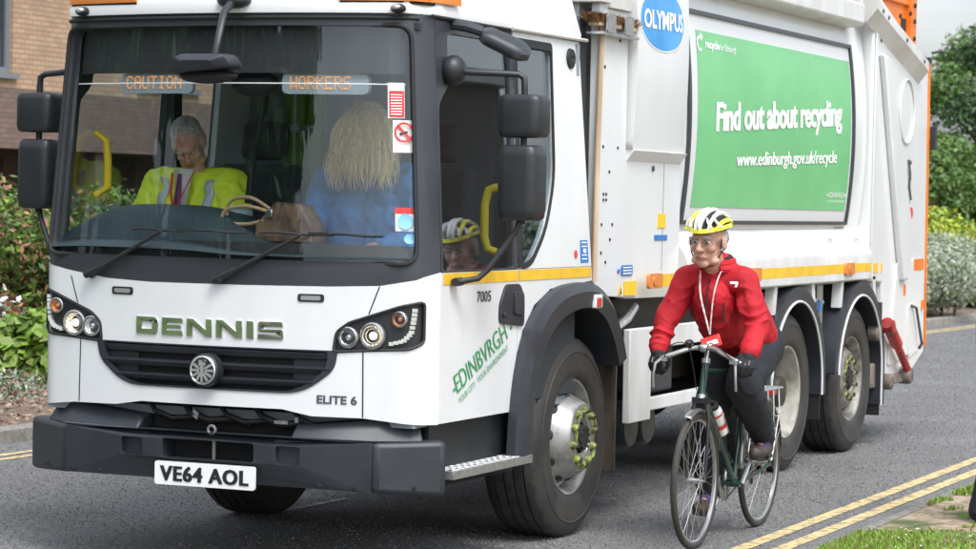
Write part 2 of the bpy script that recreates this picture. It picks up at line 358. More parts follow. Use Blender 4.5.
# ================================================================== SETTING: ground, road, kerbs, lines
def kerb_x(y):                                   # far (left) kerb line, the road bends gently
    return -5.22 + .0385 * max(0, y - 2) + .0010 * max(0, y - 20) ** 2
YS = [-60, -40, -20, -10, -4, 0, 2, 4, 6, 9, 12, 16, 20, 25, 30, 36, 44, 54, 66]
M['asphalt'] = mat('asphalt', (.225, .222, .218), .9, col2=(.070, .070, .071), vscale=70, detail=4, bump=.8, bscale=80, pos=(.34, .66))
def enrich_asphalt(m):                            # broad worn and patched areas + pale chippings
    t = m.node_tree; n = t.nodes; l = t.links; b = n['Principled BSDF']; src = b.inputs['Base Color'].links[0].from_socket
    tcn = n.new('ShaderNodeTexCoord'); q = n.new('ShaderNodeTexNoise'); q.inputs['Scale'].default_value = .9; q.inputs['Detail'].default_value = 6
    r = n.new('ShaderNodeMapRange'); r.inputs['From Min'].default_value = .3; r.inputs['From Max'].default_value = .7; r.inputs['To Min'].default_value = .82; r.inputs['To Max'].default_value = 1.12
    x = n.new('ShaderNodeMixRGB'); x.blend_type = 'MULTIPLY'; x.inputs['Fac'].default_value = 1
    v = n.new('ShaderNodeTexVoronoi'); v.inputs['Scale'].default_value = 30; r2 = n.new('ShaderNodeMapRange'); r2.inputs['From Min'].default_value = .12; r2.inputs['From Max'].default_value = .26; r2.inputs['To Min'].default_value = .55; r2.inputs['To Max'].default_value = 0
    x2 = n.new('ShaderNodeMixRGB'); x2.inputs['Color2'].default_value = (.36, .35, .34, 1)
    wn = n.new('ShaderNodeMath'); wn.operation = 'MULTIPLY'; g3 = n.new('ShaderNodeMath'); g3.operation = 'GREATER_THAN'; g3.inputs[1].default_value = .5; sp = n.new('ShaderNodeSeparateColor')
    l.new(tcn.outputs['Object'], q.inputs['Vector']); l.new(q.outputs['Fac'], r.inputs['Value']); l.new(src, x.inputs['Color1']); l.new(r.outputs['Result'], x.inputs['Color2'])
    l.new(tcn.outputs['Object'], v.inputs['Vector']); l.new(v.outputs['Distance'], r2.inputs['Value']); l.new(v.outputs['Color'], sp.inputs['Color']); l.new(sp.outputs[0], g3.inputs[0])
    cq = n.new('ShaderNodeTexNoise'); cq.inputs['Scale'].default_value = 19; cq.inputs['Detail'].default_value = 8; cq.inputs['Roughness'].default_value = .75
    cm = n.new('ShaderNodeMapRange'); cm.inputs['From Min'].default_value = .34; cm.inputs['From Max'].default_value = .66; cm.inputs['To Min'].default_value = .62; cm.inputs['To Max'].default_value = 1.36
    x3 = n.new('ShaderNodeMixRGB'); x3.blend_type = 'MULTIPLY'; x3.inputs['Fac'].default_value = 1; l.new(tcn.outputs['Object'], cq.inputs['Vector']); l.new(cq.outputs['Fac'], cm.inputs['Value']); l.new(x.outputs['Color'], x3.inputs['Color1']); l.new(cm.outputs['Result'], x3.inputs['Color2'])
    l.new(r2.outputs['Result'], wn.inputs[0]); l.new(g3.outputs[0], wn.inputs[1]); l.new(wn.outputs[0], x2.inputs['Fac']); l.new(x3.outputs['Color'], x2.inputs['Color1']); l.new(x2.outputs['Color'], b.inputs['Base Color'])
enrich_asphalt(M['asphalt'])
M['stone'] = mat('kerb_stone', (.27, .25, .23), .85, col2=(.17, .16, .14), vscale=14, bump=.5, bscale=50)
M['soil'] = mat('bark_mulch_soil', (.22, .16, .115), .95, col2=(.085, .06, .045), vscale=22, bump=1, bscale=35, pos=(.35, .68))
M['turf'] = mat('turf_ground', (.06, .095, .02), .95, col2=(.045, .06, .018), vscale=6, bump=.6, bscale=40)
M['dirt'] = mat('trodden_dirt', (.34, .255, .185), .95, col2=(.22, .16, .11), vscale=18, bump=.8, bscale=60)
M['yellow_line'] = mat('worn_yellow_line_paint', (.64, .47, .225), .85, col2=(.23, .20, .15), vscale=15, detail=9, pos=(.40, .53), bump=.4, bscale=150)
M['white_line'] = mat('worn_white_line_paint', (.5, .5, .48), .8, col2=(.11, .11, .11), vscale=40, pos=(.45, .6))
def strip(xa, xb, z, ys=YS):
    g = G(); v = []; f = []
    for y in ys: v += [(xa(y), y, z), (xb(y), y, z)]
    for i in range(len(ys) - 1): f.append((2 * i, 2 * i + 1, 2 * i + 3, 2 * i + 2))
    return g.add(v, f)
g = G(); g.add([(-500, -300, -.03), (500, -300, -.03), (500, 700, -.03), (-500, 700, -.03)], [(0, 1, 2, 3)])
tag(obj('ground', g, 'turf', smooth=0), kind='structure')
right = lambda y: 1.19 + .0010 * max(0, y - 20) ** 2
tag(obj('road', strip(kerb_x, right, 0.0), 'asphalt', smooth=0), kind='structure')
def kerb(name, xf, wdt, h, mt):
    g = G(); v = []; f = []
    for y in YS:
        x = xf(y); v += [(x, y, -.02), (x + .012 * (1 if wdt > 0 else -1), y, h - .012), (x + .03 * (1 if wdt > 0 else -1), y, h), (x + wdt, y, h), (x + wdt, y, -.02)]
    for i in range(len(YS) - 1):
        for k in range(4): f.append((5 * i + k, 5 * i + k + 1, 5 * i + k + 6, 5 * i + k + 5))
    g.add(v, f); return tag(obj(name, g, mt), kind='structure')
kerb('far_kerb', kerb_x, -.16, .10, 'stone')
kerb('near_kerb', right, .09, .018, 'stone')
for nm, a, wd in (('far_yellow_line', .40, .075), ('far_yellow_line', .56, .075)):
    tag(obj(nm, strip(lambda y: kerb_x(y) + a, lambda y: kerb_x(y) + a + wd, .004), 'yellow_line', smooth=0), kind='structure')
for nm, a, wd in (('near_yellow_line', -.17, .085), ('near_yellow_line', -.355, .085)):
    tag(obj(nm, strip(lambda y: right(y) + a, lambda y: right(y) + a + wd, .004), 'yellow_line', smooth=0), kind='structure')
g = G(); g.add([(-1.83, 1.7, .004), (-1.77, 1.7, .004), (-1.73, 2.75, .004), (-1.79, 2.75, .004)], [(0, 1, 2, 3)])
tag(obj('worn_white_line', g, 'white_line', smooth=0), kind='structure')
# planting bed beyond the far kerb, uneven mulch
def bed(name, x0, x1, y0, y1, nx, ny, zf, mt):
    return tag(obj(name, G().grid(lambda u, v: (x0(y0 + (y1 - y0) * v) + (x1 - x0(y0 + (y1 - y0) * v)) * u, y0 + (y1 - y0) * v, zf(x0(0) + (x1 - x0(0)) * u, y0 + (y1 - y0) * v)), nx, ny), mt), kind='structure')
bed('planting_bed', lambda y: kerb_x(y) - .155, -16.9, -20, 48, 90, 220, lambda x, y: .07 + .035 * noise.noise((x * 2.2, y * 2.2, 0)) + .02 * noise.noise((x * 7, y * 7, 3)) + .012 * max(0, -6 - x), 'soil')
# near verge: trodden dirt patch and grass
def verge_mat():
    m = mat('verge_soil_and_turf', (.43, .33, .245), .95, col2=(.24, .175, .12), vscale=20, bump=.8, bscale=70)
    t = m.node_tree; n = t.nodes; l = t.links; b = n['Principled BSDF']; src = b.inputs['Base Color'].links[0].from_socket
    tcn = n.new('ShaderNodeTexCoord'); q = n.new('ShaderNodeTexNoise'); q.inputs['Scale'].default_value = 1.6; q.inputs['Detail'].default_value = 5
    r = n.new('ShaderNodeMapRange'); r.inputs['From Min'].default_value = .52; r.inputs['From Max'].default_value = .6
    x = n.new('ShaderNodeMixRGB'); x.inputs['Color2'].default_value = (.075, .10, .03, 1)
    l.new(tcn.outputs['Object'], q.inputs['Vector']); l.new(q.outputs['Fac'], r.inputs['Value']); l.new(r.outputs['Result'], x.inputs['Fac']); l.new(src, x.inputs['Color1']); l.new(x.outputs['Color'], b.inputs['Base Color']); return m
M['verge'] = verge_mat()
bed('verge', lambda y: right(y) + .085, 9.0, -16, 40, 60, 260, lambda x, y: .012 + .02 * noise.noise((x * 2.5, y * 2.5, 0)) + .02 * min(1, max(0, x - 1.4)), 'verge')
# ---- leaf / blade generators
def quads_obj(name, P, A, B, mats, parent=None, mi=None, loc=(0, 0, 0)):
    """diamond leaves: centres P, half axes A (long) and B (short)"""
    n = len(P); V = np.empty((n, 4, 3)); V[:, 0] = P - A; V[:, 1] = P + B; V[:, 2] = P + A; V[:, 3] = P - B
    V -= np.array(loc); me = bpy.data.meshes.new(name); me.vertices.add(4 * n); me.vertices.foreach_set('co', V.reshape(-1))
    me.loops.add(4 * n); me.loops.foreach_set('vertex_index', np.arange(4 * n)); me.polygons.add(n)
    me.polygons.foreach_set('loop_start', np.arange(0, 4 * n, 4)); me.polygons.foreach_set('loop_total', np.full(n, 4))
    if mi is not None: me.polygons.foreach_set('material_index', mi)
    me.update(); me.validate()
    for m in (mats if isinstance(mats, (list, tuple)) else [mats]): me.materials.append(M[m])
    o = bpy.data.objects.new(name, me); return place(o, parent, loc)
def rand_dirs(n):
    d = RNG.normal(size=(n, 3)); return d / np.linalg.norm(d, axis=1)[:, None]
def foliage(name, blobs, n, size, mats, parent=None, share=None, loc=(0, 0, 0), up=.3, flat=1.0, shell=.55, ratio=.45):
    vol = np.array([b[3] * b[4] * b[5] for b in blobs]) ** .67; k = RNG.choice(len(blobs), n, p=vol / vol.sum()); Bb = np.array(blobs)[k]
    d = rand_dirs(n); rr = shell + (1 - shell) * RNG.random(n) ** .7 + .10 * RNG.normal(size=n)
    P = Bb[:, :3] + d * Bb[:, 3:6] * rr[:, None]
    P += .25 * Bb[:, 3:6].mean(1)[:, None] * np.array([noise.noise_vector(Vector(p) * 1.9) for p in P]) * .5
    nrm = d * .8 + rand_dirs(n) * .9; nrm[:, 2] += up; nrm /= np.linalg.norm(nrm, axis=1)[:, None]
    t = np.cross(nrm, rand_dirs(n)); t /= np.linalg.norm(t, axis=1)[:, None] + 1e-9; s = np.cross(nrm, t); sz = size * (.6 + .8 * RNG.random(n))
    mi = RNG.choice(len(share), n, p=share) if share else None
    keep = P[:, 2] > .05
    return quads_obj(name, P[keep], (t * sz[:, None])[keep], (s * sz[:, None] * ratio)[keep], mats, parent, mi[keep] if mi is not None else None, loc)
for nm, c, v in (('leaf_mid', (.105, .165, .030), .5), ('leaf_dark', (.038, .085, .020), .5), ('leaf_pink', (.34, .16, .09), .4), ('leaf_lime', (.20, .33, .045), .4), ('leaf_yellow', (.42, .46, .05), .35), ('leaf_grey', (.40, .44, .34), .3), ('leaf_tree', (.085, .165, .035), .55), ('leaf_tree_light', (.15, .24, .06), .45), ('leaf_pine', (.045, .085, .036), .5), ('blade', (.22, .34, .05), .4), ('blade_dry', (.25, .22, .08), .4), ('petal', (.8, .8, .76), .1), ('twig', (.055, .042, .03), .2)):
    M[nm] = mat(nm, c, .55, island=v, trans=.25 if nm.startswith(('leaf', 'blade')) else 0)
M['bark'] = mat('bark', (.075, .055, .042), .9, col2=(.035, .026, .02), vscale=12, stretch=(1, 1, .2), bump=.8, bscale=30)

# ---- stone chippings standing proud of the tarmac
n = 170000; Y = -1 + 27 * RNG.random(n) ** 1.15; X = np.array([kerb_x(y) for y in Y]) * 0 - 5.1 + 6.2 * RNG.random(n); X += np.clip((Y - 2) * .0385, 0, 1) * (1 - (X + 5.1) / 6.2)
P = np.stack([X, Y, np.full(n, .0015)], 1); nr = rand_dirs(n); nr[:, 2] = np.abs(nr[:, 2]) * .5 + .15; t_ = np.cross(nr, rand_dirs(n)); t_ /= np.linalg.norm(t_, axis=1)[:, None]; b_ = np.cross(nr, t_); b_ /= np.linalg.norm(b_, axis=1)[:, None]; sz = .0030 + .0034 * RNG.random(n)
M['chippings'] = mat('stone_chippings', (.195, .192, .188), .85, island=.5)
keep = ~(((X > right(0) - .36) & (X < right(0) - .27)) | ((X > right(0) - .175) & (X < right(0) - .08)))
tag(quads_obj('road_chippings', P[keep], (t_ * sz[:, None])[keep], (b_ * sz[:, None] * .8)[keep], 'chippings'), 'coarse pale and dark stone chippings in the tarmac of the road', 'chippings', kind='stuff')

# ---- verge grass: blades
def blades(name, n, fn, h, mats, share):
    P = fn(n); n = len(P); a = RNG.random(n) * 6.283; hh = h * (.5 + RNG.random(n)); lean = RNG.normal(size=(n, 2)) * .45
    V = np.empty((n, 3, 3)); wv = .006 + .004 * RNG.random(n); dx = np.stack([np.cos(a) * wv, np.sin(a) * wv, np.zeros(n)], 1)
    V[:, 0] = P - dx; V[:, 1] = P + dx; V[:, 2] = P + np.stack([lean[:, 0] * hh, lean[:, 1] * hh, hh], 1)
    me = bpy.data.meshes.new(name); me.vertices.add(3 * n); me.vertices.foreach_set('co', V.reshape(-1)); me.loops.add(3 * n); me.loops.foreach_set('vertex_index', np.arange(3 * n)); me.polygons.add(n)
    me.polygons.foreach_set('loop_start', np.arange(0, 3 * n, 3)); me.polygons.foreach_set('loop_total', np.full(n, 3)); me.polygons.foreach_set('material_index', RNG.choice(len(share), n, p=share)); me.update(); me.validate()
    for m in mats: me.materials.append(M[m])
    return place(bpy.data.objects.new(name, me))
def grass_pts(n):
    X = 1.27 + RNG.random(n) ** 1.3 * 3.2; Y = -2.5 + RNG.random(n) * 11
    keep = np.zeros(n, bool)
    for i in range(n):
        x, y = X[i], Y[i]; q = noise.noise((x * 1.3, y * 1.3, 5)) * .25
        # dense lawn close to the camera, bare dirt between, tufts at the kerb further on
        edge = 2.75 + .55 * (x - 1.2) + q
        bare = edge < y < 5.1 + .35 * (x - 1.2) + q * 2 and x < 2.6
        keep[i] = (not bare) or (noise.noise((x * 6, y * 3, 9)) > .36)
        if y > 5 and noise.noise((x * 3, y * 1.5, 2)) < -.15: keep[i] = False
    X, Y = X[keep], Y[keep]; return np.stack([X, Y, np.full(len(X), .015)], 1)
tag(blades('verge_grass', 120000, grass_pts, .026, ['blade', 'blade_dry'], [.86, .14]), 'short bright green grass with bare patches on the verge beside the yellow lines', 'grass', kind='stuff')
dp = RNG.random((90, 2)); dp = np.stack([1.35 + dp[:, 0] * 1.1, 1.9 + dp[:, 1] * 1.9], 1); dp = dp[dp[:, 1] < 2.85 + .5 * (dp[:, 0] - 1.2)]
P = np.concatenate([np.stack([dp[:, 0] + RNG.normal(size=len(dp)) * .004, dp[:, 1], np.full(len(dp), .036)], 1) for _ in range(2)]); n = len(P); a = RNG.random(n) * 6.28
tag(quads_obj('daisy_flowers', P, np.stack([np.cos(a), np.sin(a), .2 * np.ones(n)], 1) * .009, np.stack([-np.sin(a), np.cos(a), .1 * np.ones(n)], 1) * .008, 'petal'), 'scattered tiny white daisies in the short verge grass', 'daisies', kind='stuff')
# mulch chips on the bed and small stones on the dirt
n = 5200; X = -5.4 - RNG.random(n) ** 1.2 * 3.2; Y = 2.5 + RNG.random(n) * 8; P = np.stack([X, Y, .10 + .035 * np.array([noise.noise((x * 2.2, y * 2.2, 0)) for x, y in zip(X, Y)]) + .012 * np.maximum(0, -6 - X)], 1)
M['chip'] = mat('bark_chip', (.30, .21, .15), .9, island=.55)
d = rand_dirs(n); d[:, 2] *= .35; e = rand_dirs(n); sz = .012 + .026 * RNG.random(n)
tag(quads_obj('bark_mulch', P, d * sz[:, None], e * sz[:, None] * .5, 'chip'), 'loose bark chips and dead leaves over the bed behind the far kerb', 'mulch', kind='stuff')

# ================================================================== BACKGROUND
def brick_mat(name, c1, c2, mortar, sc=1.0):
    m = bpy.data.materials.new(name); m.use_nodes = True; t = m.node_tree; n = t.nodes; l = t.links; b = n['Principled BSDF']; b.inputs['Roughness'].default_value = .9
    tcn = n.new('ShaderNodeTexCoord'); sp = n.new('ShaderNodeSeparateXYZ'); ad = n.new('ShaderNodeMath'); ad.operation = 'ADD'; cb = n.new('ShaderNodeCombineXYZ'); bt = n.new('ShaderNodeTexBrick')
    bt.inputs['Scale'].default_value = 1 / sc; bt.inputs['Brick Width'].default_value = .225; bt.inputs['Row Height'].default_value = .075; bt.inputs['Mortar Size'].default_value = .009; bt.inputs['Mortar Smooth'].default_value = .3
    bt.inputs['Color1'].default_value = tuple(c1) + (1,); bt.inputs['Color2'].default_value = tuple(c2) + (1,); bt.inputs['Mortar'].default_value = tuple(mortar) + (1,); bt.inputs['Bias'].default_value = -.1
    l.new(tcn.outputs['Object'], sp.inputs['Vector']); l.new(sp.outputs['X'], ad.inputs[0]); l.new(sp.outputs['Y'], ad.inputs[1]); l.new(ad.outputs[0], cb.inputs['X']); l.new(sp.outputs['Z'], cb.inputs['Y']); l.new(cb.outputs['Vector'], bt.inputs['Vector'])
    q = n.new('ShaderNodeTexNoise'); q.inputs['Scale'].default_value = 1.1; q.inputs['Detail'].default_value = 6; r = n.new('ShaderNodeMapRange'); r.inputs['To Min'].default_value = .78; r.inputs['To Max'].default_value = 1.18
    x = n.new('ShaderNodeMixRGB'); x.blend_type = 'MULTIPLY'; x.inputs['Fac'].default_value = 1; l.new(tcn.outputs['Object'], q.inputs['Vector']); l.new(q.outputs['Fac'], r.inputs['Value']); l.new(bt.outputs['Color'], x.inputs['Color1']); l.new(r.outputs['Result'], x.inputs['Color2']); l.new(x.outputs['Color'], b.inputs['Base Color'])
    bp = n.new('ShaderNodeBump'); bp.inputs['Strength'].default_value = .5; bp.inputs['Distance'].default_value = .01; bp.invert = True; l.new(bt.outputs['Fac'], bp.inputs['Height']); l.new(bp.outputs['Normal'], b.inputs['Normal']); return m
M['brick_pale'] = brick_mat('pale_buff_brick', (.46, .305, .19), (.36, .23, .14), (.23, .18, .14))
M['brick_brown'] = brick_mat('brown_brick_band', (.20, .13, .10), (.15, .095, .075), (.115, .095, .085))
M['brick_dark'] = brick_mat('dark_brick', (.13, .075, .06), (.10, .06, .05), (.08, .07, .065))
M['dark_red_wood'] = mat('dark_red_boarding', (.055, .022, .022), .7, var=.4, vscale=5, stretch=(1, 6, .2))
M['slate'] = mat('dark_roof_tiles', (.07, .065, .065), .8, var=.3, vscale=6)
M['window_grey'] = mat('grey_window_frame', (.16, .18, .20), .5)
M['window_pane'] = mat('dark_window_pane', (.03, .04, .05), .05, spec=.8)
def house(x0, x1, y0, y1, H0, label, wins, face):
    b = empty('brick_building', ((x0 + x1) / 2, (y0 + y1) / 2, 0), label, 'building')
    return b
B = house(-27, -17, 8, 46, 6, 'pale brick building with a brown brick band behind the planting bed', None, 1)
# upper storey overhangs the dark ground floor; window holes are cut into the wall
WX = [(20.15, 21.98), (14.6, 16.4), (25.6, 27.4), (31.0, 32.8), (36.4, 38.2)]
WL = lambda y, z, off: Vector((-17 + off, y, z))
g = G(); g.panel([(8, 3.22), (46, 3.22), (46, 7.2), (8, 7.2)], WL, 0, .3, holes=[[(a, 3.44), (b, 3.44), (b, 4.9), (a, 4.9)] for a, b in WX]); obj('wall', g, 'brick_pale', B)
g = G(); g.panel([(8, 2.33), (46, 2.33), (46, 3.216), (8, 3.216)], WL, .012, .31); obj('brick_band', g, 'brick_brown', B)
g = G(); g.box((-26.9, 8.2, 3.0), (-17.32, 45.8, 7.1)); g.box((-26.9, 8.1, .05), (-18.6, 45.9, 3.0)); obj('inner_wall', g, 'brick_dark', B)
g = G()
for y in range(9, 46, 4): g.box((-18.58, y, .05), (-18.5, y + 3.0, 2.25))
obj('garage_door', g, 'dark_red_wood', B)
g = G()
for y in (12, 18.8, 24.4, 29.9, 35, 41): g.box((-17.35, y, .05), (-17.05, y + .35, 2.33))
obj('pier', g, 'brick_dark', B)
for a, b in WX:
    g = G(); g.panel([(a, 3.44), (b, 3.44), (b, 4.9), (a, 4.9)], WL, -.06, .08, holes=[[(a + .09, 3.53), (a + (b - a) * .48, 3.53), (a + (b - a) * .48, 4.81), (a + .09, 4.81)], [(a + (b - a) * .52, 3.53), (b - .09, 3.53), (b - .09, 4.81), (a + (b - a) * .52, 4.81)]]); wn = obj('window', g, 'window_grey', B)
    g = G(); g.panel([(a + .05, 3.5), (b - .05, 3.5), (b - .05, 4.85), (a + .05, 4.85)], WL, -.10, .02); obj('pane', g, 'window_pane', wn)
    g = G(); g.box((-17.02, a - .08, 3.36), (-16.92, b + .08, 3.435)); obj('sill', g, 'window_grey', wn)
g = G(); g.prism([(-27.4, 7.6, 7.15), (-16.5, 7.6, 7.15), (-22, 7.6, 9.8)], (0, 38.8, 0)); obj('roof', g, 'slate', B)
# building across the street behind the verge (seen reflected in the cab's side window)
C2 = empty('brick_building', (24, 36, 0), 'low brown brick building standing beyond the verge, reflected in the cab side window', 'building')
g = G(); g.box((17.2, 31.5, 0), (36, 42, 6.3)); obj('wall', g, 'brick_brown', C2)
g = G(); g.box((16.9, 31.2, 6.3), (36.3, 42.3, 6.6)); obj('parapet', g, 'body_grey_white', C2)
for x in (19, 23, 27, 31): g = G().box((x, 31.42, 1.0), (x + 1.6, 31.50, 2.4)); obj('window', g, 'window_pane', C2)
# ---- shrubs
def shrub(name, label, cat, blobs, n, size, mats, share, group=None, loc=None, stems=8, **kw):
    loc = loc or (blobs[0][0], blobs[0][1], .05); e = empty(name, loc, label, cat, group)
    foliage('foliage', blobs, n, size, mats, e, share, loc=(0, 0, 0), **kw)
    g = G()
    for i in range(stems):
        b = blobs[i % len(blobs)]; a = random.random() * 6.28; p = Vector((b[0] + .15 * math.cos(a), b[1] + .15 * math.sin(a), .04)); q = Vector((b[0] + b[3] * .6 * math.cos(a), b[1] + b[4] * .6 * math.sin(a), b[2] + b[5] * .5)); g.tube([p, (p + q) / 2 + Vector((.05, .03, .05)), q], [.025, .018, .008], 6)
    obj('stem', g, 'twig', e); return e
def lumps(cx, cy, cz, rx, ry, rz, k, s, seed):
    r = random.Random(seed); out = [(cx, cy, cz, rx * .72, ry * .72, rz * .72)]
    for i in range(k):
        a = r.random() * 6.28; e = r.uniform(-.3, 1.0); d = r.uniform(.55, .85); out.append((cx + rx * d * math.cos(a) * math.sqrt(max(0.05, 1 - e * e * .8)), cy + ry * d * math.sin(a) * math.sqrt(max(.05, 1 - e * e * .8)), cz + rz * d * e, rx * s * r.uniform(.7, 1.2), ry * s * r.uniform(.7, 1.2), rz * s * r.uniform(.7, 1.2)))
    return out
shrub('red_tipped_shrub', 'tall green shrub with pinkish new leaves between brick building and lime green plant', 'shrub', lumps(-10.35, 12.3, .85, 1.75, 1.5, .98, 16, .36, 1), 24000, .045, ['leaf_mid', 'leaf_dark', 'leaf_pink', 'leaf_lime'], [.44, .20, .18, .18], ratio=.42)
shrub('red_tipped_shrub', 'rounded green shrub with reddish tips partly behind the truck cab', 'shrub', lumps(-8.9, 15.6, .8, 1.5, 1.5, .85, 12, .36, 2), 14000, .046, ['leaf_mid', 'leaf_dark', 'leaf_pink', 'leaf_lime'], [.5, .3, .1, .1], ratio=.42)
shrub('broadleaf_shrub', 'dark green shrub at the frame edge behind the pink leaved bush', 'shrub', lumps(-13.0, 11.0, .8, 1.5, 1.6, .9, 12, .36, 3), 8000, .07, ['leaf_mid', 'leaf_dark', 'leaf_pink'], [.45, .45, .10], ratio=.42)
shrub('leafy_plant', 'low lime green leafy plant on the mulch bed behind the far kerb', 'plant', lumps(-7.75, 8.45, .32, .62, .75, .42, 9, .4, 4), 4200, .072, ['leaf_lime', 'leaf_mid'], [.75, .25], ratio=.75, up=.7, stems=6)
shrub('leafy_plant', 'second low lime green plant at the picture edge on the mulch bed', 'plant', lumps(-8.75, 7.5, .32, .62, .6, .42, 9, .4, 5), 3800, .072, ['leaf_lime', 'leaf_mid'], [.7, .3], ratio=.75, up=.7, stems=6)
shrub('heather_clump', 'low grey green heather mat on the mulch below the lime green plant', 'plant', lumps(-7.0, 7.1, .10, .75, .8, .12, 10, .4, 6), 2800, .028, ['leaf_grey', 'leaf_dark', 'leaf_pink'], [.5, .35, .15], ratio=.3, stems=4)
shrub('flowering_shrub', 'pale pink flowering twigs between the tall shrub and lime green plant', 'shrub', lumps(-9.1, 9.6, .55, .55, .6, .5, 9, .36, 7), 1800, .045, ['leaf_pink', 'petal', 'leaf_mid'], [.4, .25, .35], ratio=.5, stems=8)
for i, (x, y) in enumerate(((-8.3, 3.2),)):
    shrub('bed_shrub', 'green shrub on the bed opposite the cab, at the end of the lawn', 'shrub', lumps(x, y, .8, 1.3, 1.5, .9, 10, .36, 20 + i), 3800, .085, ['leaf_mid', 'leaf_dark'], [.6, .4])
shrub('silver_shrub', 'rounded grey green shrub at the kerb behind the lorry tailgate', 'shrub', lumps(-5.3, 28.4, .62, 1.45, 1.7, .92, 20, .38, 8), 36000, .036, ['leaf_grey', 'leaf_mid'], [.86, .14], ratio=.38)
shrub('silver_shrub', 'smaller grey green shrub hidden further along the kerb bed', 'shrub', lumps(-7.0, 26.2, .55, 1.0, 1.1, .62, 10, .36, 9), 5000, .045, ['leaf_grey', 'leaf_mid'], [.8, .2], ratio=.38)
HG = shrub('golden_hedge', 'clipped yellow green hedge sloping down behind the grey green shrub', 'hedge', [(-8.0 + i * .45, 33.6 - .10 * i + .15 * (i % 2), .50 * (1.72 - .19 * max(0, i - 5)), .72, .8, .50 * (1.72 - .19 * max(0, i - 5))) for i in range(9)], 40000, .05, ['leaf_yellow', 'leaf_lime', 'leaf_mid'], [.70, .25, .05], ratio=.5, stems=12)
# ---- trees
def tree(name, label, x, y, h, w_, seed, n, mats, share, size, group='trees beyond the hedge', base=.0, low=.25):
    r = random.Random(seed); e = empty(name, (x, y, base), label, 'tree', group)
    g = G(); tp = Vector((x + r.uniform(-.3, .3), y, base + h * .78)); tr = .03 * h * .6
    g.tube([(x, y, base - .1), (x + .05, y, base + h * .25), ((x + tp.x) / 2, y + .1, base + h * .5), tp], [tr * 1.3, tr, tr * .7, tr * .25], 10)
    bl = []
    for i in range(20):
        a = r.random() * 6.28; q = r.uniform(low, 1.0); wd = w_ * math.sin(math.pi * min(1, .18 + q * .74)) ** .7; d = wd * r.uniform(.35, .95)
        c = (x + d * math.cos(a), y + d * math.sin(a), base + h * (q * .93)); s = w_ * r.uniform(.22, .40); bl.append((*c, s, s, s * .72))
        if i < 12: g.tube([(x, y, base + h * q * .6), (x + d * .5 * math.cos(a), y + d * .5 * math.sin(a), base + h * q * .8), c], [tr * .4, tr * .25, tr * .08], 6)
    obj('trunk', g, 'bark', e); foliage('crown', bl, n, size, mats, e, share, ratio=.5, shell=.35); return e
LT = ['tall bushy tree right of the tailgate, its crown against grey sky', 'broad dark tree directly behind the tailgate edge', 'dark tree at the right picture edge behind the lamp post', 'low dense tree over the golden hedge', 'paler green tree between the darker crowns', 'rear tree of the group seen between trunks']
for i, (x, y, h, w_, n, ms, sh) in enumerate(((-11.2, 62, 7.7, 3.0, 30000, ['leaf_tree', 'leaf_tree_light'], [.65, .35]), (-13.6, 58, 5.4, 2.6, 24000, ['leaf_tree', 'leaf_pine'], [.7, .3]), (-8.8, 57, 7.2, 2.7, 26000, ['leaf_pine', 'leaf_tree'], [.6, .4]), (-9.8, 46, 3.0, 2.3, 24000, ['leaf_tree', 'leaf_tree_light'], [.6, .4]), (-11.8, 52, 4.4, 2.4, 24000, ['leaf_tree_light', 'leaf_tree'], [.6, .4]), (-6.6, 50, 4.2, 2.4, 24000, ['leaf_tree', 'leaf_pine'], [.6, .4]))):
    tree('broadleaf_tree', LT[i], x, y, h, w_, 40 + i, n, ms, sh, .075, low=.08 if h < 5 else .2)
tag(foliage('far_woodland', [(-40 + 6 * i, 92 + 5 * math.sin(i), 2.0, 4.5, 4, 3.0 + .8 * math.sin(i * 2.1)) for i in range(16)], 16000, .32, ['leaf_tree', 'leaf_pine'], None, [.6, .4], ratio=.6), 'dark continuous wood far behind the trees, hedge and road', 'woodland', kind='stuff')
# lawn ahead of the lorry, and unseen trees added to darken windscreen and chrome reflections
for i, (x, y, h) in enumerate(((-9, -30, 13), (-15, -27, 14), (-20, -21, 13), (-25, -15, 14), (-28, -8, 13))):
    tree('street_tree', ['street tree nearest the road, ahead of the lorry front', 'tallest street tree of the row ahead of the lorry', 'street tree at the middle of the row across the lawn', 'broad street tree towards the houses across the lawn', 'street tree at the building end of the row'][i], x, y, h, h * .48, 60 + i, 11000, ['leaf_tree', 'leaf_pine'], [.6, .4], .42, group='street trees ahead of the lorry', low=.08)
M['lawn'] = mat('mown_lawn', (.085, .14, .028), .95, col2=(.020, .034, .010), vscale=1.1, detail=8, bump=.4, bscale=30)
g = G(); g.add([(-5.6, -45, .20), (-16.9, -45, .55), (-16.9, 0.8, .55), (-5.6, .8, .20)], [(0, 1, 2, 3)]); tag(obj('lawn', g, 'lawn', smooth=0), kind='structure')
for i, (x, y, h) in enumerate(((13.4, 40, 3.6), (11, 48, 4.2), (15.5, 52, 4.4))):
    tree('roadside_tree', ['roadside tree at the corner of the low brown building', 'roadside tree further along the verge', 'tall roadside tree behind the low brown building'][i], x, y, h, h * .36, 70 + i, 3000, ['leaf_tree', 'leaf_pine'], [.6, .4], .22, group='trees along the verge')
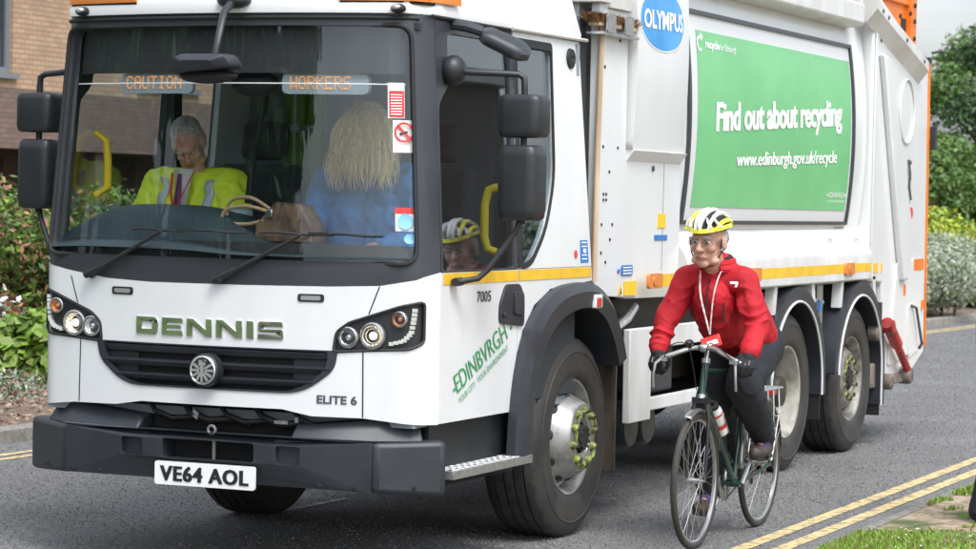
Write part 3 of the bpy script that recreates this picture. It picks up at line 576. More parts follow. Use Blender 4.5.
# bare trunk of a taller tree at the right edge
LPX, LPY = -6.45, 41.1
lp = empty('edge_tree', (LPX, LPY, 0), 'taller tree just past the right picture edge, its crown above the hedge', 'tree')
g = G(); g.tube([(LPX, LPY, -.05), (LPX + .02, LPY, 2.4), (LPX, LPY, 4.4), (LPX + .5, LPY, 6.0)], [.10, .085, .075, .05], 12)
for a in (.2, 1.2, -.9): g.tube([(LPX + .1, LPY, 4.5), (LPX + 1.3, LPY + .8 * math.sin(a * 3), 5.2 + a * .5)], [.05, .02], 8)
obj('trunk', g, 'bark', lp); foliage('crown', [(LPX + 1.5, LPY, 5.6, 1.2, 1.2, .8), (LPX + .9, LPY + .5, 6.3, 1.3, 1.2, .9), (LPX + 2.2, LPY - .3, 6.4, 1.2, 1.2, .9)], 6000, .07, ['leaf_tree', 'leaf_tree_light'], lp, [.6, .4], ratio=.5, shell=.3)
# ================================================================== TRUCK
TR = empty('refuse_truck', (-1.03, 4.5, 0), 'large white bin lorry with green recycling banner, two people in its cab', 'refuse truck')
def kk(z): return max(0.0, (z - 1.4) / 1.15)
def FR(x, z, off):
    k = kk(z); u = (x + 1.03) / 1.03; a = min(abs(u), 1.0); y = -.16 + .16 * a * a + .05 * k - off
    if a > .9:
        t = (a - .9) / .1; y += (.15) * (1 - math.sqrt(max(0, 1 - t * t))); 
    return Vector((-1.03 + u * (1.03 - .07 * k) + (off * .6 * u if a > .9 else 0), y, z))
def SN(y, z, off): return Vector((-.07 * kk(z) + off, y + .02 * kk(z), z))
def SF(y, z, off): return Vector((-2.06 + .07 * kk(z) - off, y + .02 * kk(z), z))
def mirx(p): return [(-2.06 - x, z) for x, z in p][::-1]
# ---- cab shell: lower front panel with openings
GRL = [(-1.65, 1.04), (-.418, 1.04), (-.43, .955), (-.574, .845), (-1.486, .845), (-1.63, .955)]
HLR = rpoly([(-.030, 1.275), (-.030, 1.085), (-.075, 1.058), (-.423, 1.037), (-.41, 1.128), (-.352, 1.172), (-.124, 1.250)], .02, 3)
top = [(-2.059, 1.405), (-2.02, 1.39), (-1.85, 1.363), (-1.61, 1.334), (-1.36, 1.325), (-.85, 1.327), (-.45, 1.332), (-.215, 1.341), (-.06, 1.37), (-.001, 1.405)]
bot = [(-.001, .712), (-.28, .741), (-.52, .742), (-.66, .768), (-1.4, .768), (-1.55, .745), (-1.81, .739), (-2.059, .712)]
cs = lambda p, s: [(sum(a for a, _ in p) / len(p) + (x - sum(a for a, _ in p) / len(p)) * s, sum(b for _, b in p) / len(p) + (z - sum(b for _, b in p) / len(p)) * s) for x, z in p]
g = G(); g.panel(top + bot, FR, 0, .05, holes=[rpoly(GRL, [.02, .02, .05, .09, .09, .05], 5), HLR, mirx(HLR)], du=.035)
obj('front_panel', g, 'white', TR, smooth=30)
# panel seams beside the headlights (fine recessed dark joints)
g = G()
for sgn in (0, 1):
    for pts in ([(-.216, 1.338), (-.262, 1.212)], [(-.285, 1.046), (-.281, .745)]):
        for a, b in zip(pts[:-1], pts[1:]):
            q = [(a[0] - .003, a[1]), (a[0] + .003, a[1]), (b[0] + .003, b[1]), (b[0] - .003, b[1])]
            if sgn: q = mirx(q)
            g.panel(q, FR, .0015, .004)
obj('panel_seam', g, 'black_ink', TR)
# ---- black fascia, windscreen surround, glass
WH = rpoly([(-1.985, 2.515), (-.070, 2.515), (-.062, 1.445), (-1.998, 1.445)], .07, 5)
g = G(); ft = [(-2.058, 2.575), (-.002, 2.575), (-.001, 1.405), (-.06, 1.372), (-.215, 1.343), (-.45, 1.334), (-.85, 1.329), (-1.36, 1.327), (-1.61, 1.336), (-1.85, 1.365), (-2.02, 1.392), (-2.058, 1.407)]
g.panel(ft[::-1], FR, -.004, .05, holes=[WH], du=.03, dv=.25)
obj('windscreen_surround', g, 'pillar', TR, smooth=30)
g = G(); g.tube([FR(x, z, .004) for x, z in rpoly([(-1.99, 2.52), (-.066, 2.52), (-.058, 1.44), (-2.002, 1.44)], .07, 5)], .011, 8, closed=True)
g.tube([FR(-2.02 + 1.98 * i / 30, 2.552, .0) for i in range(31)], .010, 8)
obj('windscreen_seal', g, 'rubber', TR)
g = G(); g.panel(WH, FR, -.018, .005, du=.04, dv=.3); obj('windscreen', g, 'glass', TR, smooth=40)
# ---- front details: grille
g = G(); g.panel(cs(GRL, 1.02), FR, -.045, .02, du=.06); gb = g
gr = obj('grille', gb, 'void', TR)
def span(z):
    if z > .955: t = (z - .955) / .085; return (-1.63 - .02 * t, -.43 + .012 * t)
    t = (z - .845) / .11; return (-1.486 - .144 * t, -.574 + .144 * t)
g = G()
for z0, z1, d in ((1.0, 1.042, .006), (.935, .968, .012), (.872, .905, .012)):
    a, b = span((z0 + z1) / 2)
    for i in range(24):
        xa = a + (b - a) * i / 24; xb = a + (b - a) * (i + 1) / 24
        q = [FR(xa, z1, -.03), FR(xb, z1, -.03), FR(xb, (z0 + z1) / 2 + .006, d), FR(xa, (z0 + z1) / 2 + .006, d), FR(xa, z0, -.01), FR(xb, z0, -.01), FR(xa, z0 - .004, -.045), FR(xb, z0 - .004, -.045)]
        g.add(q, [(0, 1, 2, 3), (3, 2, 5, 4), (4, 5, 7, 6)])
obj('slat', g, 'plastic', gr, smooth=25)
g = G(); RG_ = [.02, .02, .05, .10, .10, .05]; g.panel(cs(rpoly(GRL, RG_, 5), 1.03), FR, .006, .05, holes=[cs(rpoly(GRL, RG_, 5), .962)], du=.05); obj('grille_frame', g, 'plastic', gr, smooth=30)
for sgn in (0, 1):
    p = [(-.62, .995), (-.44, .995), (-.45, .86), (-.62, .86)]
    p = mirx(p) if sgn else p; g = G().panel(p, FR, -.03, .01, du=.06); obj('blanking_plate', g, 'plastic', gr)
g = G(); ec = FR(-1.03, .932, .03)
g.lathe([(-.03, .002), (-.03, .066), (-.022, .075), (.01, .078), (.03, .078)], ec, 'y', 40)
em = obj('emblem', g, 'plastic_dark', gr)
g = G()
g.lathe([(-.031, .058), (-.036, .062), (-.031, .067)], ec, 'y', 40)
for i in range(9):
    a = math.radians(-90 + (i - 4) * 30); c = Vector((math.cos(a), 0, math.sin(a)))
    s_ = Vector((-c.z, 0, c.x))
    g.obox(ec + Vector((0, -.034, 0)) + c * .034, c * .022, Vector((0, .004, 0)), s_ * .0055)
g.obox(ec + Vector((0, -.035, .034)), (.016, 0, 0), (0, .005, 0), (0, 0, .012)); g.obox(ec + Vector((0, -.035, .0)), (.008, 0, 0), (0, .004, 0), (0, 0, .03)); g.obox(ec + Vector((.012, -.035, .044)), (.008, 0, .002), (0, .005, 0), (0, 0, .005))
M['badge_silver'] = mat('satin_silver_badge', (.70, .70, .70), .35, metal=.85); obj('emblem_badge', g, 'badge_silver', gr, smooth=40)
# ---- maker lettering: wide block capitals in chrome
g = G(); LX0, LX1, LZ0, LZ1 = -1.432, -.656, 1.083, 1.164; H = LZ1 - LZ0; st = .034
def stroke(p, x, wd): g.panel([(x + a * wd, LZ0 + b * H) for a, b in p], FR, .008, .010)
def letter(ch, x, wd):
    t = st / wd * .95; h = .29
    if ch == 'D': g.panel(rpoly([(x, LZ0), (x + wd, LZ0), (x + wd, LZ1), (x, LZ1)], [0, .028, .028, 0], 4), FR, .008, .01, holes=[rpoly([(x + st, LZ0 + h * H), (x + wd - st, LZ0 + h * H), (x + wd - st, LZ1 - h * H), (x + st, LZ1 - h * H)], .008, 3)])
    if ch == 'E': stroke([(0, 0), (1, 0), (1, h), (t, h), (t, .39), (.93, .39), (.93, .61), (t, .61), (t, 1 - h), (1, 1 - h), (1, 1), (0, 1)], x, wd)
    if ch == 'N': stroke([(0, 0), (t, 0), (t, .62), (1 - t * 1.05, 0), (1, 0), (1, 1), (1 - t, 1), (1 - t, .40), (t * 1.05, 1), (0, 1)], x, wd)
    if ch == 'I': stroke([(0, 0), (1, 0), (1, 1), (0, 1)], x, wd)
    if ch == 'S': stroke([(.0, 0), (.92, 0), (1, .08), (1, .54), (.93, .61), (t, .61), (t, 1 - h), (.98, 1 - h), (.98, 1), (.08, 1), (0, .92), (0, .47), (.07, .39), (1 - t, .39), (1 - t, h), (0, h)], x, wd)
W_ = {'D': .125, 'E': .115, 'N': .135, 'I': .036, 'S': .125}; tot = sum(W_[c] for c in 'DENNIS'); gap = (LX1 - LX0 - tot) / 5; x = LX0
for c in 'DENNIS': letter(c, x, W_[c]); x += W_[c] + gap
obj('maker_lettering', g, 'chrome', TR, smooth=20, bevel=.0028, bseg=2)
g = G(); text(g, 'ELITE 6', FR, (-.493, .800), (.186, 0), (0, .040), .003, bold=.03); obj('model_lettering', g, 'grey_ink', TR, smooth=0)
# ---- headlights
for sgn in (0, 1):
    mx_ = (lambda p: (-2.06 - p[0], p[1])) if sgn else (lambda p: p)
    po = mirx(HLR) if sgn else HLR
    hl = obj('headlight', G().panel(po, FR, -.012, .03, du=.03), 'plastic_dark', TR, smooth=40)
    gg = G(); gg.tube([FR(a, b, .003) for a, b in cs(po, .985)], .007, 6, closed=True); obj('headlight_rim', gg, 'rubber', hl)
    for (px, pz), r, mt, rim in (((-.355, 1.105), .040, 'clearlens', 'steel'), ((-.244, 1.115), .050, 'lamp_on', 'steel'), ((-.125, 1.193), .030, 'amberlens', 'steel')):
        c = FR(*mx_((px, pz)), .004)
        gg = G(); gg.lathe([(.012, r * 1.25), (-.004, r * 1.22), (-.007, r * 1.08), (.012, r * .98)], c, 'y', 28); lr = obj('lamp_ring', gg, rim, hl)
        gg = G(); gg.lathe([(.0, r * 1.0), (.012, r * .86), (.022, r * .6), (.028, r * .3), (.030, .001)], c, 'y', 28); obj('lamp_bowl', gg, 'amberlens' if mt == 'amberlens' else 'reflector', hl)
        gg = G(); gg.ell(c + Vector((0, .012, 0)), (r * .36, r * .34, r * .36), None, 16, 10); obj('bulb', gg, mt, hl)
        if mt == 'lamp_on': gg = G(); gg.lathe([(.004, r * .62), (.0, r * .66), (.004, r * .70)], c, 'y', 28); obj('lamp_trim', gg, 'steel', hl)
        gg = G(); gg.lathe([(.002, r * 1.0), (-.006, r * .8), (-.010, r * .45), (-.012, .001)], c, 'y', 28); obj('lamp_lens', gg, 'lamp_glass', hl)
    gg = G(); path = [(-.062, 1.245), (-.066, 1.19), (-.075, 1.13), (-.105, 1.095), (-.165, 1.080)]
    for a, b in zip(path[:-1], path[1:]):
        for t in (.2, .55, .9):
            c = FR(*mx_((a[0] + (b[0] - a[0]) * t, a[1] + (b[1] - a[1]) * t)), .0); gg.obox(c, (.010, 0, 0), (0, .008, 0), (0, 0, .008))
    obj('daytime_lamp', gg, 'led_on', hl)
# small marker lamps in the white panel
for mxx, mz in ((-1.52, 1.279), (-.53, 1.278)):
    ml = obj('marker_lamp', G().panel(rpoly([(mxx - .062, mz - .018), (mxx + .062, mz - .018), (mxx + .062, mz + .018), (mxx - .062, mz + .018)], .012, 3), FR, .004, .008), 'rubber', TR)
    obj('lens', G().panel(rpoly([(mxx - .046, mz - .010), (mxx + .046, mz - .010), (mxx + .046, mz + .010), (mxx - .046, mz + .010)], .005, 2), FR, .007, .004), 'clearlens', ml)
# ---- bumper
BPX = [-2.175, -1.84, -1.45, -1.03, -.61, -.22, .067]; BPY = [.11, -.10, -.155, -.175, -.155, -.10, .11]
def BM(x, z, off):
    y = float(np.interp(x, BPX, BPY)); ex = 0
    if x > -.22: ex = off * .75
    if x < -1.84: ex = -off * .75
    return Vector((x + ex, y - off * (.65 if ex else 1) - (.03 if z < .50 else 0) * 0, z))
g = G()
pk = lambda a, b, z0, z1: rpoly([(a, z0), (b, z0), (b, z1), (a, z1)], .015, 2)
def lo(x): return .405 if -1.6 < x < -.46 else .405
g.panel([(-1.835, .41), (-.225, .41), (-.225, .632), (-.60, .640), (-1.46, .640), (-1.835, .632)], BM, 0, .13, holes=[pk(-1.50, -1.38, .515, .60), pk(-.68, -.56, .515, .60), pk(-1.27, -.79, .515, .605)])
bp = obj('bumper', g, 'plastic', TR, bevel=.022, smooth=30, bseg=3)
for a_, b_ in ((-1.53, -1.36), (-.70, -.53)):
    g = G(); g.panel([(a_, .48), (b_, .48), (b_, .625), (a_, .625)], BM, -.030, .05); obj('pocket_back', g, 'plastic', bp)
g = G()
for x in (-2.0, -1.78, -1.62, -.46, -.30, -.06): g.lathe([(0, .011), (-.006, .010), (-.008, .001)], BM(x, .43, .002), 'y', 10)
obj('bumper_bolt', g, 'rubber', bp)
g = G(); g.box((-1.95, .25, .40), (-.10, 1.25, .46)); obj('undertray', g, 'void', TR)  # added black box, blocks sky light to deepen the shade under the bumper
for s_ in (0, 1):
    p = [(-.219, .405), (.064, .385), (.064, .645), (-.219, .636)]; p = mirx(p) if s_ else p
    if s_: p = [(-1.841, .636), (-2.172, .645), (-2.172, .385), (-1.841, .405)]
    obj('bumper_end', G().panel(p, BM, 0, .13), 'plastic', bp, bevel=.032, bseg=3)
    xs = [-.62, -.22, -.02] if not s_ else [-2.04, -1.84, -1.42]
    gg = G()
    for a, b in zip(xs[:-1], xs[1:]):
        za, zb = .742, .742
        if a in (-.62,): za = .70
        if b in (-1.42,): zb = .70
        gg.add([BM(a, .633, -.015), BM(b, .633, -.015), BM(b, zb, -.085), BM(a, za, -.085), BM(a, .633, -.17), BM(b, .633, -.17), BM(b, zb, -.17), BM(a, za, -.17)], [(0, 1, 2, 3), (3, 2, 6, 7), (4, 7, 6, 5), (0, 3, 7, 4), (1, 5, 6, 2), (0, 4, 5, 1)])
    obj('bumper_step', gg, 'plastic', bp, bevel=.012)
g = G(); g.box((-1.55, -.04, .42), (-.52, .06, .64)); obj('bumper_recess', g, 'void', bp)
g = G(); g.tube([(-1.03, -.100, .49), (-1.03, -.100, .61)], .010, 10); g.tube([(-1.03 + .019 * math.cos(a), -.125, .652 + .019 * math.sin(a)) for a in np.linspace(0, 2 * math.pi, 16, endpoint=False)], .007, 8, closed=True); obj('towing_pin', g, 'badge_dull', bp)
g = G()                                            # hoses and brackets in the gap above the bumper
g.box((-1.60, .02, .62), (-.46, .12, .80))
obj('gap_backing', g, 'void', TR)
g = G()
for a in range(5):
    x = -1.42 + .19 * a; g.tube([(x, -.03, .76), (x + .05, -.06, .72), (x + .14, -.05, .69), (x + .26, -.02, .70), (x + .33, .01, .67)], .012 + .004 * (a % 2), 8)
obj('hose', g, 'rubber', TR)
g = G(); g.obox((-1.15, -.06, .715), (.014, 0, -.01), (0, .012, 0), (.005, 0, .016)); g.obox((-.70, -.06, .70), (.035, 0, 0), (0, .01, 0), (0, 0, .008)); g.obox((-.62, -.06, .715), (.010, 0, 0), (0, .01, 0), (0, 0, .012)); obj('pipe_union', g, 'steel', TR)
g = G(); PM = lambda x, z, off: Vector((x, -.187 - off, z))
g.panel(rpoly([(-1.293, .392), (-.767, .392), (-.767, .500), (-1.293, .500)], .012, 3), PM, 0, .012)
npl = obj('number_plate', g, 'plate_white', TR)
g = G(); text(g, 'VE64 AOL', PM, (-1.262, .410), (.462, 0), (0, .072), .002, bold=.022, spacing=1.12, heavy=.0035); obj('plate_lettering', g, 'black_ink', npl, smooth=0)
# ---- wipers
for px, bx0, bx1 in ((-1.70, -1.47, -.85), (-.975, -.78, -.20)):
    g = G(); piv = FR(px, 1.352, .02); tip = FR(px + .41, 1.562, .04)
    g.tube([piv + Vector((-.03, -.005, -.006)), piv + (tip - piv) * .22], [.019, .016], 8); g.tube([piv + (tip - piv) * .2, tip], [.012, .008], 8); g.ell(piv, (.022, .02, .022))
    wp = obj('wiper', g, 'rubber', TR)
    gg = G(); gg.tube([FR(bx0 + (bx1 - bx0) * i / 12, 1.568 + .004 * math.sin(i), .014) for i in range(13)], .0065, 6); gg.obox(FR((bx0 + bx1) / 2, 1.569, .022), (.05, 0, 0), (0, .006, 0), (0, 0, .007)); obj('wiper_blade', gg, 'rubber', wp)
def SMP(p, n=6):
    p = [Vector((*q, 0)) for q in p]; out = []
    for i in range(len(p) - 1):
        a, b, c, d = p[max(0, i - 1)], p[i], p[i + 1], p[min(len(p) - 1, i + 2)]
        for k in range(n): t = k / n; out.append(.5 * ((2 * b) + (c - a) * t + (2 * a - 5 * b + 4 * c - d) * t * t + (-a + 3 * b - 3 * c + d) * t ** 3))
    return out + [p[-1]]
# ---- side panels (near side and far side)
ARC_O = [(.93, .46), (.95, .68), (1.0, .90), (1.10, 1.09), (1.25, 1.215), (1.46, 1.295), (1.70, 1.322), (1.92, 1.318), (2.10, 1.27), (2.25, 1.18), (2.37, 1.04), (2.43, .93)]
ARC_I = [(1.125, .46), (1.135, .68), (1.19, .88), (1.31, 1.04), (1.48, 1.14), (1.72, 1.19), (1.95, 1.185), (2.12, 1.12), (2.25, 1.0), (2.33, .87)]
DOORW = rpoly([(.165, 1.412), (1.00, 1.412), (1.00, 2.50), (.275, 2.50), (.275, 2.25), (.165, 2.18)], [.02, .02, .04, .04, .05, .06], 3)
REARW = rpoly([(1.085, 1.415), (1.21, 1.43), (1.42, 1.60), (1.545, 1.86), (1.55, 2.515), (1.085, 2.515)], [.02, .06, .12, .10, .03, .02], 4)
for S, near in ((SN, 1), (SF, 0)):
    g = G(); g.panel([(.135, .715), (1.02, .715), (1.02, .85), (1.035, 1.02), (1.035, 1.402), (.135, 1.402)], S, 0, .035, dv=.3)
    door = obj('door', g, 'white', TR, smooth=30)
    g = G(); g.panel([(.145, 1.405), (1.04, 1.405), (1.04, 2.565), (.145, 2.565)], S, -.004, .04, holes=[DOORW], dv=.25); obj('window_frame', g, 'pillar', door, smooth=30)
    g = G(); g.panel(DOORW, S, -.016, .005, dv=.3); obj('window_glass', g, 'side_glass', door)
    g = G(); g.panel([(.155, 1.348), (1.03, 1.348), (1.03, 1.400), (.155, 1.400)], S, .003, .002); obj('reflective_stripe', g, 'stripe', door)
    g = G(); g.panel(rpoly([(.80, 1.15), (1.10, 1.125), (1.10, 1.27), (1.04, 1.335), (.87, 1.335), (.80, 1.24)], .03, 3), S, .012, .03)
    g.panel(rpoly([(.955, 1.19), (1.065, 1.18), (1.065, 1.29), (.955, 1.30)], .015, 2), S, .024, .02); g.lathe([(0, .012), (.012, .012), (.014, .004)], S(.835, 1.19, .012), 'x', 12)
    obj('door_handle', g, 'plastic', door, bevel=.006)
    g = G(); g.panel([(1.043, .95), (1.10, 1.10), (1.25, 1.225), (1.46, 1.30), (1.96, 1.325), (2.03, 1.33), (2.02, 1.402), (1.043, 1.402)], S, 0, .035); cs_ = obj('cab_side', g, 'white', TR, smooth=30)
    g = G(); g.panel([(1.043, 1.348), (2.01, 1.348), (2.01, 1.400), (1.043, 1.400)], S, .003, .002); obj('reflective_stripe', g, 'stripe', cs_)
    g = G(); g.panel([(1.046, 1.405), (2.02, 1.405), (1.93, 2.565), (1.046, 2.565)], S, 0, .04, holes=[cs(REARW, 1.0)], dv=.25); rq = obj('rear_quarter', g, 'white', TR, smooth=30)
    g = G(); g.panel(cs(REARW, 1.03), S, .002, .01, holes=[cs(REARW, .965)], dv=.25); g.panel([(1.046, 1.408), (1.088, 1.408), (1.088, 2.53), (1.046, 2.53)], S, .002, .01, dv=.3); obj('window_trim', g, 'rubber', rq)
    g = G(); g.panel(REARW, S, -.016, .005, dv=.3); obj('rear_side_window', g, 'side_glass', TR)
    g = G(); g.panel([(.14, .44), (1.13, .44), (1.13, .712), (.14, .712)], S, -.05, .02); obj('step_well', g, 'plastic_dark', TR)
    g = G(); a = S(.155, .45, -.05); sgn = 1 if near else -1
    g.box((min(a.x, a.x + sgn * .12), .16, .462), (max(a.x, a.x + sgn * .12), 1.10, .500))
    for i in range(26):
        for j in range(3): g.obox((a.x + sgn * (.025 + .035 * j), .19 + .035 * i, .502), (.012, .008 if i % 2 else -.008, 0), (.003, .003, 0), (0, 0, .003))
    obj('tread_step', g, 'steel', TR, bevel=.003)
    # wheel arch moulding: band between outer and inner curves, with return towards the wheel
    g = G(); no = 48
    def along(P, t):
        P = [tuple(q)[:2] for q in SMP(P)]
        d = [0]; 
        for a_, b_ in zip(P[:-1], P[1:]): d.append(d[-1] + math.dist(a_, b_))
        return float(np.interp(t * d[-1], d, [p[0] for p in P])), float(np.interp(t * d[-1], d, [p[1] for p in P]))
    v = []; 
    for i in range(no + 1):
        o_, i_ = along(ARC_O, i / no), along(ARC_I, i / no); m_ = ((o_[0] * .65 + i_[0] * .35), (o_[1] * .65 + i_[1] * .35))
        v += [S(*o_, .0), S(*o_, .045), S(*m_, .07), S(*i_, .055), S(*i_, -.22)]
    f = [(5 * i + k, 5 * i + k + 1, 5 * i + k + 6, 5 * i + k + 5) for i in range(no) for k in range(4)]
    g.add(v, f); wa = obj('wheel_arch', g, 'plastic', TR, smooth=28)
    g = G(); c = S(1.945, 1.225, .066)
    g.obox(c, (.012 * sgn, 0, 0), (0, .05, 0), (0, 0, .035)); sl = obj('side_marker', g, 'plate_white', wa, bevel=.006)
    g = G(); g.obox(c + Vector((.012 * sgn, -.005, -.004)), (.005, 0, 0), (0, .033, 0), (0, 0, .024)); obj('side_marker_lens', g, 'redlens', wa, bevel=.004)
    g = G(); a = S(2.4, 1, -.02).x; g.box((min(a, a - sgn * .36), 2.47, .29), (max(a, a - sgn * .36), 2.49, 1.10))
    g.obox((a, 2.44, 1.0), (.02, 0, 0), (0, .05, -.04), (0, .01, .08)); obj('mud_flap', g, mat('muddy_flap_%d' % near, (.09, .068, .05), .8, col2=(.035, .03, .026), vscale=9, stretch=(2, 2, .3), bump=.5, bscale=25), TR)
# near-side lettering and stickers
g = G(); text(g, '7005', SN, (.535, 1.258), (.165, 0), (0, .052), .004, bold=.008); obj('fleet_number', g, 'black_ink', TR, smooth=0)
g = G()
u = (.66, .262); v_ = (-.055, .082)
text(g, 'EDINBVRGH', SN, (.335, .842), (u[0] * .88, u[1] * .88), v_, .004, bold=.0)
for q in (-.055, .94):
    c = (.335 + u[0] * q, .842 + u[1] * q + .035); g.panel(ellipse(c[0], c[1], .013, .009, 10), SN, .004, .001)
text(g, 'YOUR CITY · YOUR ENVIRONMENT', SN, (.36, .792), (u[0] * .86, u[1] * .86), (-.018, .026), .004)
obj('council_lettering', g, 'green_ink', TR, smooth=0)
g = G(); g.panel([(1.865, 1.425), (1.975, 1.425), (1.965, 1.54), (1.865, 1.54)], SN, .003, .002); st_ = obj('blue_sticker', g, 'blue_ink', TR)
g = G(); text(g, 'ABC', SN, (1.885, 1.495), (.06, 0), (0, .02), .005); g2 = g
g.v = []; g.f = []; g.m = []
for zz in (1.44, 1.46, 1.505, 1.525): g.panel([(1.88, zz), (1.95, zz), (1.95, zz + .006), (1.88, zz + .006)], SN, .005, .001)
g.panel(ellipse(1.92, 1.485, .022, .012, 12), SN, .005, .001); obj('sticker_print', g, 'white_ink', TR)
g = G(); g.panel(ellipse(1.80, 1.468, .022, .022, 14), SN, .003, .002); obj('small_sticker', g, 'red_ink', TR)
g = G(); g.lathe([(0, .001), (.012, .02), (.008, .05), (-.01, .055)], SN(1.80, 2.47, .004), 'x', 20); obj('fuel_vent', g, 'rubber', TR)
# ---- roof with brow
g = G(); secs = []
def ring(z, ins, front):
    P = []
    for i in range(25):
        uu = -1 + 2 * i / 24; p = FR(-1.03 + 1.03 * uu, 2.57, 0); P.append(Vector((-1.03 + (p.x + 1.03) * (1 - ins / .96) , p.y + front, z)))
    P += [Vector((-1.03 + .96 - ins, 1.0, z)), Vector((-1.03 + .96 - ins, 1.93 - ins * .25, z)), Vector((-1.03 - .96 + ins, 1.93 - ins * .25, z)), Vector((-1.03 - .96 + ins, 1.0, z))]
    return P
R_ = [ring(2.572, -.015, -.012), ring(2.60, -.018, -.015), ring(2.66, .0, .0), ring(2.80, .04, .07), ring(2.93, .10, .20), ring(3.0, .22, .42), ring(3.02, .5, .8)]
n = len(R_[0])
for q in R_: secs += q
g.add(secs, [(k * n + i, k * n + (i + 1) % n, (k + 1) * n + (i + 1) % n, (k + 1) * n + i) for k in range(len(R_) - 1) for i in range(n)] + [tuple(range((len(R_) - 1) * n, len(R_) * n)), tuple(range(n))[::-1]])
rf = obj('roof', g, 'white', TR, smooth=40)
g = G()
for s_ in (1, -1):
    a = -1.03 + s_ * .965; g.tube([(a + s_ * .012, 1.02 + 1.0 * i / 10, 2.572 + .004 * i / 10) for i in range(11)], .010, 6)
obj('roof_gutter', g, 'body_grey_white', rf)
g = G(); g.tube([(-.060, .11 + .1 * i, 2.566) for i in range(10)], .008, 6); obj('gutter_seal', g, 'rubber', rf)
for x0, x1 in ((-1.97, -1.53), (-.40, .02)):
    g = G(); k = 12; v = []
    for i in range(k + 1):
        x = x0 + (x1 - x0) * i / k; p = FR(min(x, -.005), 2.6, .02); e = Vector((p.x + (.03 if x > -.005 else 0), p.y + (0.1 if x > -.005 else 0), 0)); b = Vector((0, .14, 0))
        v += [Vector((e.x, e.y, 2.627)), Vector((e.x, e.y - .008, 2.66)), Vector((e.x, e.y + .01, 2.72)), Vector((e.x, e.y + .14, 2.74)), Vector((e.x, e.y + .14, 2.627))]
    f = [(5 * i + q, 5 * i + (q + 1) % 5, 5 * i + 5 + (q + 1) % 5, 5 * i + 5 + q) for i in range(k) for q in range(5)] + [(0, 1, 2, 3, 4), tuple(5 * k + q for q in (4, 3, 2, 1, 0))]
    g.add(v, f); lb = obj('light_bar', g, 'amberlens', TR, smooth=40)
    g = G()
    for i in range(4): c = FR(min(x0 + (x1 - x0) * (.15 + .23 * i), -.01), 2.6, .03); g.ell((c.x, c.y + .06, 2.68), (.05, .03, .035))
    obj('beacon_reflector', g, 'red_ink', lb)
    g = G(); c0 = FR(x0 + .01, 2.6, .02); g.tube([FR(min(x0 + (x1 - x0) * i / 10, -.004), 2.622, .008) for i in range(11)], .009, 6); obj('light_bar_base', g, 'rubber', lb)
for x in (-1.885, -.11):
    c = FR(x, 2.592, .03); g = G(); g.ell(c, (.036, .034, .022)); lp = obj('roof_lamp', g, 'rubber', TR); g = G(); g.ell(c + Vector((-.003, -.017, .004)), (.027, .022, .015)); obj('lens', g, 'clearlens', lp)
# ---- mirrors
def mirror_head(c, hx, hy, hz, r):
    g = G(); P = rpoly([(-hx, -hy), (hx, -hy), (hx, hy), (-hx, hy)], [r, r, r * .4, r * .4], 4); secs = [(-1, .80), (-.93, .93), (-.7, 1.0), (.7, 1.0), (.93, .93), (1, .80)]; v = []; n = len(P)
    for t, s in secs: v += [Vector(c) + Vector((p[0] * s, p[1] * s, hz * t)) for p in P]
    g.add(v, [(k * n + i, k * n + (i + 1) % n, (k + 1) * n + (i + 1) % n, (k + 1) * n + i) for k in range(5) for i in range(n)] + [tuple(range(n))[::-1], tuple(range(5 * n, 6 * n))]); return g
for s_, X0 in ((1, 0.0), (-1, -2.06)):
    mxm, my = (X0 + s_ * .275, .40)
    g = G(); bs = Vector((X0 - s_ * .05, .29, 2.33)); g.ell(bs + Vector((s_ * .02, 0, 0)), (.06, .075, .07))
    g.tube([bs, bs + Vector((s_ * .12, .0, -.01)), (mxm - s_ * .03, my, 2.318), (mxm, my, 2.30), (mxm + s_ * .004, my, 2.25), (mxm + s_ * .004, my, 1.63)], .016, 10)
    g.tube([(mxm, my, 1.66), (mxm - s_ * .02, my - .01, 1.60), (mxm - s_ * .13, .33, 1.42), (mxm - s_ * .17, .31, 1.378), (X0 + s_ * .03, .25, 1.36), (X0 + s_ * .005, .24, 1.358)], .014, 10)
    g.tube([(X0 + s_ * .03, .22, 1.36), (X0 + s_ * .03, .29, 1.362)], .02, 8)
    ma = obj('mirror_arm', g, 'plastic_dark', TR, smooth=45)
    hd = obj('mirror_housing', mirror_head((mxm, my, 2.125), .108, .075, .098, .05), 'plastic_dark', TR, smooth=50, bevel=0); 
    g = G(); g.box((mxm - .092, my + .076, 2.05), (mxm + .092, my + .079, 2.20)); obj('mirror_glass', g, 'chrome', hd)
    hd = obj('mirror_housing', mirror_head((mxm - s_ * .004, my, 1.82), .098, .078, .172, .05), 'plastic_dark', TR, smooth=50)
    g = G(); g.box((mxm - .085, my + .079, 1.68), (mxm + .082, my + .082, 1.96)); obj('mirror_glass', g, 'chrome', hd)
